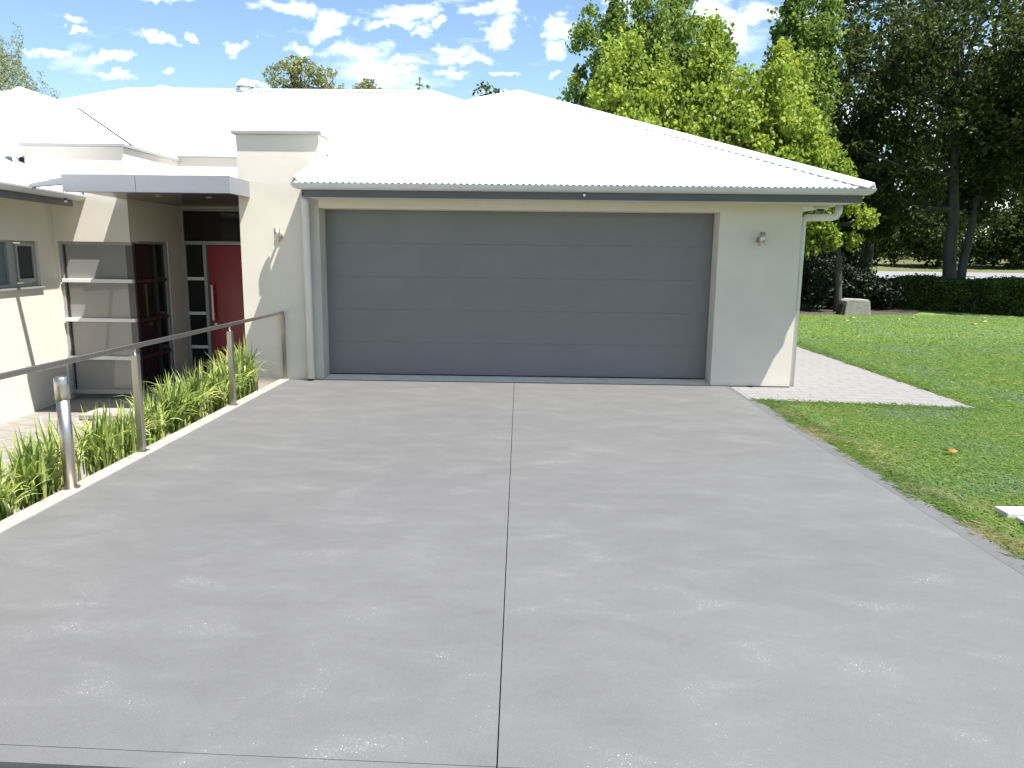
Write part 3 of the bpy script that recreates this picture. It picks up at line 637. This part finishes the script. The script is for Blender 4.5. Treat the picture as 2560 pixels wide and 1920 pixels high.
# ------------------------------------------------------------------ foliage
def leaves(P, size, r, droop=.3, aspect=1.5, flat=.0):
    """one bent kite of four points per leaf"""
    n = len(P); d = r.normal(size=(n, 3)); d[:, 2] = d[:, 2]*(1-flat)-droop*1.3; d /= np.linalg.norm(d, axis=1)[:, None]
    q = r.normal(size=(n, 3)); q[:, 2] *= .7; s = np.cross(d, q); s /= np.linalg.norm(s, axis=1)[:, None]; nn = np.cross(s, d)
    L = size*r.uniform(.65, 1.3, n)[:, None]; wd = L/aspect
    a = P-d*L*.5; c = P+d*L*.5; b = P-d*L*.06+s*wd*.5+nn*wd*.14; e = P-d*L*.06-s*wd*.5+nn*wd*.14
    V = np.stack([a, b, c, e], 1).reshape(-1, 3); i = np.arange(n)*4
    F = np.stack([i, i+1, i+2, i+3], 1); return V, F
def crown_points(lobes, n, r, clump=26, spread=.3, shell=.55):
    """leaf positions in clumps spread through tapering lobes (cx,cy,cz,rx,ry,rz,point)"""
    vol = np.array([l[3]*l[4]+l[3]*l[5]+l[4]*l[5] for l in lobes]); vol = vol/vol.sum(); out = []
    for l, f in zip(lobes, vol):
        k = max(3, int(n*f/clump)); u = r.normal(size=(k, 3)); u /= np.linalg.norm(u, axis=1)[:, None]
        rad = (shell+(1-shell)*r.random(k)**.7)*r.uniform(.86, 1.10, k); p = u*rad[:, None]
        tp = 1-l[6]*np.clip(p[:, 2], -.2, 1); p[:, 0] *= tp; p[:, 1] *= tp
        c = p*np.array(l[3:6])+np.array(l[:3])
        w = np.repeat(c, clump, 0); g_ = r.normal(size=w.shape); g_ *= (r.random(len(w))**.45*1.5/np.linalg.norm(g_, axis=1))[:, None]; w = w+g_*spread*np.array([1, 1, .85])*r.uniform(.5, 1.2, k).repeat(clump)[:, None]
        out.append(w)
    return np.concatenate(out)
def tree(name, label, cat, base, top, r0, lobes, n, size, lm, bm_=None, group=None, seed=1, spread=.3, clump=26, droop=.3, aspect=1.5, shell=.55, limbs=True, lean=0):
    r = np.random.default_rng(seed); b = Vector(base); t = empty(name, base, label, cat, group)
    T = MB(); tp = Vector(top); k = 9
    pts = [b.lerp(tp, i/k)+Vector((r.normal()*.03*(0 < i), r.normal()*.03*(0 < i), 0))*(r0*4+.2) for i in range(k+1)]
    pts[0].z -= .1
    T.tube(pts, [r0*(1.35 if i == 0 else 1)*(1-.85*i/k) for i in range(k+1)], 12)
    if limbs:
        for l in lobes:
            c = Vector(l[:3]); f = min(.85, max(.22, (c.z-l[5]*.5-b.z)/max(tp.z-b.z, .1))); s = b.lerp(tp, f)
            for q in range(3):
                e = c+Vector((r.normal()*l[3]*.45, r.normal()*l[4]*.45, r.normal()*l[5]*.35)); mid = s.lerp(e, .5)+Vector((0, 0, -.06*(e-s).length))
                T.tube([s, mid, e], [r0*.42*(1-f*.5), r0*.25, .012], 6, False)
    T.build('trunk', bm_ or M_BARK, t)
    V, F = leaves(crown_points(lobes, n, r, clump, spread, shell), size, r, droop, aspect)
    raw('crown', V, F, lm, t); return t
M_LIME = leafmat('lime_leaf', [(.13, .20, .030), (.22, .31, .044), (.31, .40, .058), (.41, .46, .068), (.55, .48, .075)], .5, .5, .3, .8, .28)
M_MIDG = leafmat('mid_green_leaf', [(.10, .165, .034), (.16, .24, .048), (.23, .32, .062), (.32, .39, .072)], .48, .5, .3, .7, .28)
M_DKG = leafmat('dark_leaf', [(.022, .035, .012), (.044, .068, .017), (.085, .115, .025), (.18, .215, .042)], .46, .55, .2, .7)  # the lightest ramp colour paints sunlit clumps into the dark foliage
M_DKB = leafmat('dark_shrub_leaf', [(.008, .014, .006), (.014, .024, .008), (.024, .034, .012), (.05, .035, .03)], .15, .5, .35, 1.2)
M_GUM = leafmat('gum_leaf', [(.15, .18, .07), (.25, .27, .11), (.35, .35, .15), (.40, .35, .17)], .3, .5, .4, .6)
M_WIL = leafmat('pepper_leaf', [(.20, .24, .11), (.30, .33, .16), (.40, .40, .20)], .4, .5, .3, .6)
M_HEDGE = leafmat('hedge_leaf', [(.022, .042, .008), (.05, .09, .012), (.10, .16, .018), (.17, .24, .03)], .25, .45, .4, 1.4)

def spires(cx, cy, z0, z1, w, n, r):
    """a broad crown made of pointed plumes"""
    L = [(cx, cy, (z0+z1)/2-.2, w*.78, w*.7, (z1-z0)*.42, .35)]
    for i in range(n):
        a = 2*math.pi*i/n+r.uniform(-.3, .3); q = w*r.uniform(.35, .72); h = r.uniform(.6, 1)
        zt = z0+(z1-z0)*h; L.append((cx+q*math.cos(a), cy+q*math.sin(a), z0+(zt-z0)*.55, w*.36, w*.36, (zt-z0)*.5, .72))
    L.append((cx, cy, z0+(z1-z0)*.62, w*.42, w*.42, (z1-z0)*.42, .75))
    return L
rr = np.random.default_rng(5)
G1 = 'lime green trees behind the garage'
def lime(cx, cy, z0, z1, w, n, lb, m, seed, np_=7, trunk=.16, size=.15):
    tree('leafy_tree', lb, 'tree', (cx, cy, 0), (cx+.1, cy, z1*.8), trunk, spires(cx, cy, z0, z1, w, np_, np.random.default_rng(seed)), n, size, m, M_BARK, G1, seed, .30, 60, .75, 1.25)
lime(3.3, 15.5, 1.6, 8.5, 2.3, 46000, 'lime green tree rising over the garage roof, leftmost of the lime row', M_LIME, 21)
lime(5.7, 15.0, 1.6, 8.9, 2.2, 46000, 'bright lime tree with pointed plumes in the middle of the lime row', M_LIME, 22)
lime(7.85, 15.0, 1.8, 8.3, 1.9, 40000, 'yellowest lime tree, at the right end of the lime row', M_LIME, 23)
tree('leafy_tree', 'slim stemmed yellow green tree drooping past the garage corner', 'tree', (10.45, 15.2, -.02), (9.9, 15.0, 4.2), .14,
     [(9.5, 15, 4.3, .9, .9, 1.2, .5), (8.9, 15, 3.6, .8, .9, 1.2, .3), (10.1, 14.8, 3.55, .4, .4, .5, .2), (9.15, 14.4, 2.75, .5, .5, .5, .1), (9.55, 14.3, 2.35, .28, .3, .36, .1), (10.72, 14.6, 3.0, .26, .26, .32, .2), (10.42, 14.6, 2.35, .14, .16, .26, .1)], 11000, .135, M_LIME, M_BARK, G1, 24, .2, 26, .75, 1.25)
lime(3.2, 19.5, 2.5, 11.6, 2.0, 34000, 'tall mid green tree behind the lime row, nearest the sky gap', M_MIDG, 31, 6, .2)
lime(5.2, 19.5, 2.5, 12.6, 2.2, 36000, 'tall mid green tree whose top leaves the picture behind the lime row', M_MIDG, 32, 6, .2)
lime(9.35, 18.2, 3.0, 11.9, 1.75, 34000, 'mid green tree filling the gap between lime row and dark trees', M_MIDG, 33, 7, .2)
# dark trees on the right
G2 = 'dark trees beyond the hedge'
tree('dark_tree', 'dark tree with a thick straight grey trunk behind the hedge', 'tree', (15.62, 18, .04), (15.05, 18, 9.5), .27,
     [(14.2, 18, 7.0, 2.6, 2.4, 2.3, .2), (16.2, 17.6, 6.4, 2.3, 2.2, 2.0, .2), (12.4, 18.2, 5.5, 1.7, 1.7, 1.5, .2), (13.4, 18, 4.1, 1.7, 1.5, 1.1, .1), (15.4, 17.4, 9.4, 2.8, 2.5, 2.2, .3), (12.6, 18.6, 8.4, 2.1, 2.0, 2.2, .4)],
     18500, .19, M_DKG, M_BARK, G2, 41, .36, 26, .25, 1.6, .4)
tree('dark_tree', 'dark tree with a leaning second trunk beside the thick one', 'tree', (15.98, 18.2, .05), (16.9, 18.6, 8), .19,
     [(17.4, 18.4, 5.6, 1.9, 1.8, 1.5, .2), (18.0, 18.2, 8, 2.4, 2.2, 2.0, .2), (16.6, 19, 3.9, 1.2, 1.2, .9, .1)], 11000, .19, M_DKG, M_BARK, G2, 42, .34, 26, .25, 1.6, .4)
tree('dark_tree', 'dense dark tree crowding the right edge over the hedge', 'tree', (19.6, 15.2, 0), (19.2, 15.2, 8), .3,
     [(18.3, 15, 6.2, 2.2, 2.2, 2.0, .2), (17.6, 15.4, 4.0, 1.5, 1.5, 1.2, .1), (18.6, 15.2, 2.8, 1.4, 1.4, 1.1, .1), (19.5, 14.5, 8.4, 2.7, 2.6, 2.2, .3), (20.6, 14, 5.0, 2.0, 2.0, 2.2, .2), (17.2, 15.2, 8.6, 2.0, 2.0, 1.8, .3)],
     19500, .18, M_DKG, M_BARKD, G2, 43, .32, 26, .25, 1.6, .4)
tree('dark_tree', 'dark tree standing farther back left of the thick trunk', 'tree', (14.7, 23.0, .25), (14.6, 23, 10), .3,
     [(13.5, 23, 8.5, 2.9, 2.5, 2.6, .3), (15.5, 23, 6, 2.6, 2.3, 2.2, .2), (12.4, 23, 5.2, 2.4, 2.2, 2.0, .2), (14.2, 23, 11.5, 3.0, 2.6, 2.4, .3), (17.5, 23.5, 10.5, 3.0, 2.6, 2.6, .3)], 13500, .22, M_DKG, M_BARKD, G2, 44, .4, 26, .25, 1.6, .4)
tree('dark_tree', 'slim dark tree just right of the slim lime stem', 'tree', (12.9, 20.5, .15), (12.5, 20.5, 6), .17,
     [(12.3, 20.5, 4.4, 1.9, 1.7, 1.5, .2), (11.3, 20.4, 3.2, 1.3, 1.3, 1.1, .1), (13.6, 20.6, 3.3, 1.3, 1.3, 1.0, .1), (11.2, 20.6, 6.2, 1.9, 1.8, 1.8, .3)], 14000, .18, M_DKG, M_BARKD, G2, 45, .32, 26, .25, 1.6, .4)
# dark understory shrubs
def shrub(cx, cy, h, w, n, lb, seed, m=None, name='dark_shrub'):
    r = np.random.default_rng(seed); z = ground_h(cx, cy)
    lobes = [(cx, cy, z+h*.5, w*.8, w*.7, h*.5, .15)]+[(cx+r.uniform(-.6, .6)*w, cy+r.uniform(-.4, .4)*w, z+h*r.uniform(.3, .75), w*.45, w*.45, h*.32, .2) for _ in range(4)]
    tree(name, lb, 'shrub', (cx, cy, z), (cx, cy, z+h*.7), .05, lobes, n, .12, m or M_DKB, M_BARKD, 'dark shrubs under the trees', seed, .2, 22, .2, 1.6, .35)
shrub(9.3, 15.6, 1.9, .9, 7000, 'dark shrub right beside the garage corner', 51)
shrub(10.1, 16.6, 2.6, 1.1, 8000, 'dark shrub behind the slim lime stem', 52)
shrub(11.2, 16.4, 1.5, .95, 7000, 'dark shrub behind the pale stone block', 53)
shrub(12.4, 17.0, 1.05, 1.0, 7000, 'low dark shrub between stone block and hedge', 54)
shrub(11.6, 18.4, 3.0, 1.2, 9000, 'tall dark shrub beyond the stone block', 55)
for k, (bx, by, bh, bw_, lb) in enumerate(((17.5, 41, 3.6, 2.6, 'dark shrub beyond the road, seen left of the thick trunk'), (22.5, 40.5, 4.2, 2.9, 'dark shrub beyond the road, seen just left of the two trunks'), (27.0, 40, 4.0, 2.8, 'dark shrub beyond the road, seen behind the two trunks'), (31.5, 39.5, 3.8, 2.8, 'dark shrub beyond the road, seen right of the leaning trunk'), (36, 39, 4.4, 3.0, 'dark shrub beyond the road at the right edge'))):
    r_ = np.random.default_rng(160+k); zb = 1.55
    tree('roadside_shrub', lb, 'shrub', (bx, by, zb-.2), (bx, by, zb+bh*.6), .1, [(bx, by, zb+bh*.42, bw_, 1.5, bh*.5, .1)]+[(bx+r_.uniform(-1.6, 1.6), by-.6, zb+bh*r_.uniform(.3, .9), 1.5, 1.2, 1.2, .2) for _ in range(4)], 7000, .26, M_DKG, M_BARKD, 'dark shrubs beyond the road', 160+k, .4, 22, .2, 1.6, .35)
shrub(13.4, 19.0, .8, .9, 5000, 'low shrub in front of the sunny road gap', 56)
# hedge
def hedge():
    r = np.random.default_rng(61); p0, p1 = np.array([13.35, 17.75]), np.array([19.6, 10.6]); d = (p1-p0); L = np.linalg.norm(d); d /= L; s = np.array([-d[1], d[0]])
    t = empty('hedge', (16, 14.6, -.02), 'long clipped green hedge edging the lawn at the right', 'hedge')
    n = 60000; a = r.random(n)*L; q = r.uniform(-.62, .62, n); z = r.uniform(.0, 1.06, n)
    # keep leaves near the faces
    f = r.integers(0, 3, n); z = np.where(f == 0, 1.03+r.normal(0, .05, n)+.05*np.sin(a*2.2), z); q = np.where(f == 1, -.62+r.normal(0, .05, n)+.05*np.sin(a*3), np.where(f == 2, .62+r.normal(0, .05, n), q))
    c = p0+np.outer(a, d)+np.outer(q, s)+np.outer(np.full(n, .62), s)
    V, F = leaves(np.column_stack([c, z]), .085, r, -.15, 1.7); raw('foliage', V, F, M_HEDGE, t)
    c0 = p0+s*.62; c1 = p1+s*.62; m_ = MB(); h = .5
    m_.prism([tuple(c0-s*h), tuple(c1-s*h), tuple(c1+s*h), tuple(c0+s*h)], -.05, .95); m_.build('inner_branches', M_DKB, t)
hedge()
# gum trees far behind the roof
tree('gum_tree', 'rounded olive gum tree showing over the main roof ridge', 'tree', (-11.6, 30, -.55), (-11.6, 30, 10.4), .3,
     [(-12.6, 30, 10.5, 1.05, 1.1, .85, .2), (-11.4, 30, 10.55, 1.0, 1.1, .85, .2), (-10.3, 30, 10.3, .9, 1.0, .7, .2), (-11.9, 30, 11.25, .8, .7, .35, .3), (-12.2, 30, 9.0, 1.8, 1.6, 1.3, 0), (-10.5, 30, 9.0, 1.8, 1.6, 1.2, 0), (-13.5, 30, 9.75, .25, .3, .3, .1)], 13000, .15, M_GUM, M_BARK, 'gum trees behind the roof', 71, .17, 22, .5, 2.2)
tree('gum_tree', 'small dark gum tree right of the rounded one over the ridge', 'tree', (-8.3, 30, -.55), (-8.3, 30, 9.8), .2,
     [(-8.3, 30, 10.1, .6, .6, .5, .3), (-8.4, 30, 9.3, .9, .8, .7, .1)], 3200, .14, M_GUM, M_BARK, 'gum trees behind the roof', 72, .14, 20, .5, 2.2)
tree('conifer_tip', 'thin tree tip poking above the ridge near the garage roof', 'tree', (-5.65, 30, -.55), (-5.62, 30, 10.7), .12,
     [(-5.65, 30, 10.35, .16, .16, .4, .5), (-5.35, 30, 10.2, .25, .2, .08, .1), (-5.6, 30, 9.6, .5, .5, .5, .2)], 700, .12, M_MIDG, M_BARK, None, 73, .07, 14, .1, 2.5)
def weeping():
    r = np.random.default_rng(81); t = empty('weeping_tree', (-23.2, 22, -.55), 'pale wispy weeping tree at the left edge over the roof', 'tree')
    T = MB(); T.tube([(-23.2, 22, -.6), (-22.9, 22, 5), (-22.5, 22, 9)], [.3, .2, .08], 10); P = []
    for k in range(190):
        a = r.uniform(0, 6.28); q = 3.3*math.sqrt(r.random()); s = np.array([-23.1+q*math.cos(a), 22+.7*q*math.sin(a), 10.9-1.05*(q/1.55)**1.35+r.normal(0, .3)])
        L = r.uniform(.8, 2.2); n = int(60*L); u = r.random(n)
        P.append(s+np.column_stack([r.normal(0, .07, n)+.25*u*math.cos(a), r.normal(0, .07, n), -u*L]))
        if k % 3 == 0: T.tube([(-22.7, 22, 7.5), tuple((np.array([-22.7, 22, 9.5])+s)/2), tuple(s)], [.05, .03, .01], 5, False)
    # upright wisps at the top
    for k in range(9):
        s = np.array([-21.3+r.normal(0, .35), 22+r.normal(0, .3), 9.2]); n = 60; u = r.random(n); P.append(s+np.column_stack([r.normal(0, .06, n)+.15*u, r.normal(0, .06, n), u*r.uniform(.8, 1.6)]))
    T.build('trunk', M_BARK, t); V, F = leaves(np.concatenate(P), .11, r, .8, 3.2); raw('crown', V, F, M_WIL, t)
weeping()
# far-off wood: one mass
def far_wood():
    r = np.random.default_rng(91); lobes = []
    for k in range(34):
        x = -4+k*2.6+r.normal(0, .8); y = 56-k*.35+r.uniform(-3, 5); h = r.uniform(9, 17); lobes.append((x, y, h*.55+1, r.uniform(2.5, 4), 3, h*.5, .3)); lobes.append((x+1, y-8, 3.2, 2.6, 1.5, 2.2, .2))
    P = crown_points(lobes, 90000, r, 26, .6, .4); V, F = leaves(P, .45, r, .3, 1.5); tag(raw('far_wood', V, F, M_DKG), 'dark mass of trees far beyond the road', 'wood', None, 'stuff')
far_wood()

# ------------------------------------------------------------------ lawn grass
def grass_mat():
    M = bpy.data.materials.new('grass_blade'); M.use_nodes = True; nt = M.node_tree; N = nt.nodes; L = nt.links
    b = N['Principled BSDF']; out = N['Material Output']; b.inputs['Roughness'].default_value = .45; b.inputs['Specular IOR Level'].default_value = .35
    tc = N.new('ShaderNodeTexCoord'); g = N.new('ShaderNodeNewGeometry')
    n = N.new('ShaderNodeTexNoise'); n.inputs['Scale'].default_value = .75; n.inputs['Detail'].default_value = 4; L.new(tc.outputs['Object'], n.inputs[0])
    n2 = N.new('ShaderNodeTexNoise'); n2.inputs['Scale'].default_value = 2.3; n2.inputs['Detail'].default_value = 3; L.new(tc.outputs['Object'], n2.inputs[0])
    def mth(op, a, c, cl=False):
        q = N.new('ShaderNodeMath'); q.operation = op; q.use_clamp = cl
        for k, v in enumerate((a, c)):
            if isinstance(v, (int, float)): q.inputs[k].default_value = v
            else: L.new(v, q.inputs[k])
        return q.outputs[0]
    f = mth('ADD', mth('MULTIPLY', mth('SUBTRACT', n.outputs[0], .5), 1.9), mth('MULTIPLY', g.outputs['Random Per Island'], .55))
    f = mth('ADD', f, .22, True)
    cr = N.new('ShaderNodeValToRGB'); e = cr.color_ramp.elements; L.new(f, cr.inputs[0])
    e.new(.5); e[0].color = (.24, .33, .20, 1); e[1].color = (.20, .325, .07, 1); e[2].color = (.28, .37, .10, 1)
    # dry patches near the drive's edge
    sp = N.new('ShaderNodeSeparateXYZ'); L.new(tc.outputs['Object'], sp.inputs[0])
    near = mth('MULTIPLY', mth('SUBTRACT', 3.45, sp.outputs[0]), 1.6, True)
    far = mth('MULTIPLY', mth('SUBTRACT', -.9, sp.outputs[1]), 2, True)
    dry = mth('MULTIPLY', mth('MULTIPLY', near, far), mth('MULTIPLY', mth('SUBTRACT', n2.outputs[0], .45), 6, True))
    dry = mth('MULTIPLY', dry, mth('ADD', .45, mth('MULTIPLY', g.outputs['Random Per Island'], .65)))
    dry = mth('MAXIMUM', dry, mth('MULTIPLY', mth('GREATER_THAN', g.outputs['Random Per Island'], .93), .75))
    mx = N.new('ShaderNodeMix'); mx.data_type = 'RGBA'; L.new(dry, mx.inputs[0]); L.new(cr.outputs[0], mx.inputs[6]); mx.inputs[7].default_value = (.52, .45, .25, 1)
    L.new(mx.outputs[2], b.inputs['Base Color'])
    t = N.new('ShaderNodeBsdfTranslucent'); L.new(mx.outputs[2], t.inputs[0]); ms = N.new('ShaderNodeMixShader'); ms.inputs[0].default_value = .5
    L.new(b.outputs[0], ms.inputs[1]); L.new(t.outputs[0], ms.inputs[2]); L.new(ms.outputs[0], out.inputs[0]); return M
def grass():
    r = np.random.default_rng(17); PX = []; PY = []; HH = []; WW = []
    def add(n, x0, x1, y0, y1, h, w_, keep):
        x = r.uniform(x0, x1, n); y = r.uniform(y0, y1, n); k = keep(x, y); PX.append(x[k]); PY.append(y[k]); HH.append(r.uniform(.55, 1.35, k.sum())*h); WW.append(np.full(k.sum(), w_))
    path_front = lambda x: -.93-(x-2.735)*.115
    add(135000, 2.82, 6.2, -8.9, -.9, .027, .0065, lambda x, y: (x > 2.835+KX*y+.03*np.sin(y*7)*np.sin(y*2.3)) & (y < np.where(x > 5.33, -.85, path_front(x)+.02)))
    add(5000, 2.82, 5.4, -1.45, -.9, .036, .004, lambda x, y: (x > 2.86+KX*y) & (y < path_front(x)+.05) & (y > path_front(x)-.2))
    add(80000, 6.2, 9, -8.9, -.9, .026, .008, lambda x, y: y < 1e9)
    add(110000, 5.2, 12, -1.3, 7.5, .035, .008, lambda x, y: (x > 5.37+.012*(y+1.2)) & (y+r.uniform(-2.5, 2.5, len(y)) < 4.8))
    add(120000, 5.3, 19, 2, 15, .032, .014, lambda x, y: (y+r.uniform(-2.5, 2.5, len(y)) > 4.2) & (x > 5.45+.03*(y-5)*.8) & (y < 13.2+np.clip(x-6, 0, 6.4)*.17) & (x-13.3 < (15.6-y)*.92+.2))
    add(9000, 5.3, 5.62, -1.25, 14, .05, .006, lambda x, y: (x > 5.30+.012*(y+1.2)) & (x < 5.42+.022*(y+1.2)))
    add(9000, 2.80, 2.95, -6.3, -.95, .042, .0042, lambda x, y: x > 2.815+KX*y+.045*np.sin(y*5.3)*np.sin(y*1.9+1))
    x = np.concatenate(PX); y = np.concatenate(PY); h = np.concatenate(HH); wd = np.concatenate(WW); n = len(x)
    a = r.uniform(0, 6.283, n); ln = r.uniform(.8, 3.2, n)*h; s = np.stack([np.cos(a+1.57), np.sin(a+1.57)]); d = np.stack([np.cos(a), np.sin(a)]); z = np.full(n, -.035)
    b0 = np.stack([x-s[0]*wd, y-s[1]*wd, z], 1); b1 = np.stack([x+s[0]*wd, y+s[1]*wd, z], 1)
    m1 = np.stack([x+d[0]*ln*.35+s[0]*wd*.8, y+d[1]*ln*.35+s[1]*wd*.8, z+h*.65], 1); m0 = np.stack([x+d[0]*ln*.35-s[0]*wd*.8, y+d[1]*ln*.35-s[1]*wd*.8, z+h*.65], 1)
    tp = np.stack([x+d[0]*ln, y+d[1]*ln, z+h], 1)
    V = np.stack([b0, b1, m1, tp, m0], 1).reshape(-1, 3); i = np.arange(n)*5; F = np.stack([i, i+1, i+2, i+3, i+4], 1)
    tag(raw('lawn_grass', V, F, grass_mat()), 'short green lawn grass right of the driveway', 'grass', None, 'stuff')
grass()

# ------------------------------------------------------------------ small things on the right
t = empty('stone_block', (10.4, 13.85, -.02), 'pale weathered stone block with sloping face under the dark trees', 'stone block')
MB().prism([(10.02, -.06), (10.86, -.06), (10.80, .40), (10.74, .47), (10.16, .49), (10.06, .42)], 13.75, 14.3, 'y').build('block', M_STONE, t, .04)
MB().prism([(9.90, -.06), (10.03, -.06), (10.07, .30), (10.0, .33)], 13.80, 14.2, 'y').build('side_slab', M_BARKD, t, .02)
for (x0, x1, y0, y1, z, lb) in ((3.24, 4.3, -5.0, -4.86, .02, 'white concrete paver in the grass at the right edge, the rear one'), (3.27, 4.3, -5.16, -5.04, .012, 'white concrete paver in the grass at the right edge, the front one')):
    tag(MB().box(x0, x1, y0, y1, -.05, z).build('concrete_paver', mat('white_concrete', (.66, .64, .57), .85, .06, 6, .2, 60), None, .008), lb, 'paver', 'white pavers in the grass')
t = empty('metal_hoop', (20.6, 25.5, .35), 'thin dark metal hoop rail by the road beyond the trees', 'rail')
MB().tube([(19.9, 25.5, .2), (19.9, 25.5, 1.0), (20.9, 25.5, 1.0), (20.9, 25.5, .2)], .03, 8).build('hoop', M_DARK, t)
def leaf(x, y, s, m, lb, grp=None):
    r = random.uniform(0, 6.28); pts = []
    for k in range(8):
        a = k/8*6.283; q = s*(1 if k % 4 else 1.5)*(.55 if k in (2, 6) else .8); pts.append((x+q*math.cos(a)*math.cos(r)-q*.6*math.sin(a)*math.sin(r), y+q*math.cos(a)*math.sin(r)+q*.6*math.sin(a)*math.cos(r), .022+.012*math.sin(a*2)))
    o = MB().add(pts+[(p[0], p[1], p[2]-.003) for p in pts], [tuple(range(8)), tuple(range(15, 7, -1))]+[(i, (i+1) % 8, 8+(i+1) % 8, 8+i) for i in range(8)]).build('fallen_leaf', m)
    return tag(o, lb, 'leaf', grp)
leaf(3.78, -3.35, .05, M_LEAFO, 'orange fallen leaf alone on the near lawn')
for (x, y) in ((11.6, 12.6), (13.0, 11.5), (13.9, 13.0), (12.2, 10.6), (14.9, 11.9), (9.6, 12.2), (10.8, 11.9), (9.0, 11.2)):
    leaf(x, y, .07, M_LEAFP, 'small pale fallen leaf on the far lawn near hedge and stone block', 'pale leaves on the far lawn')
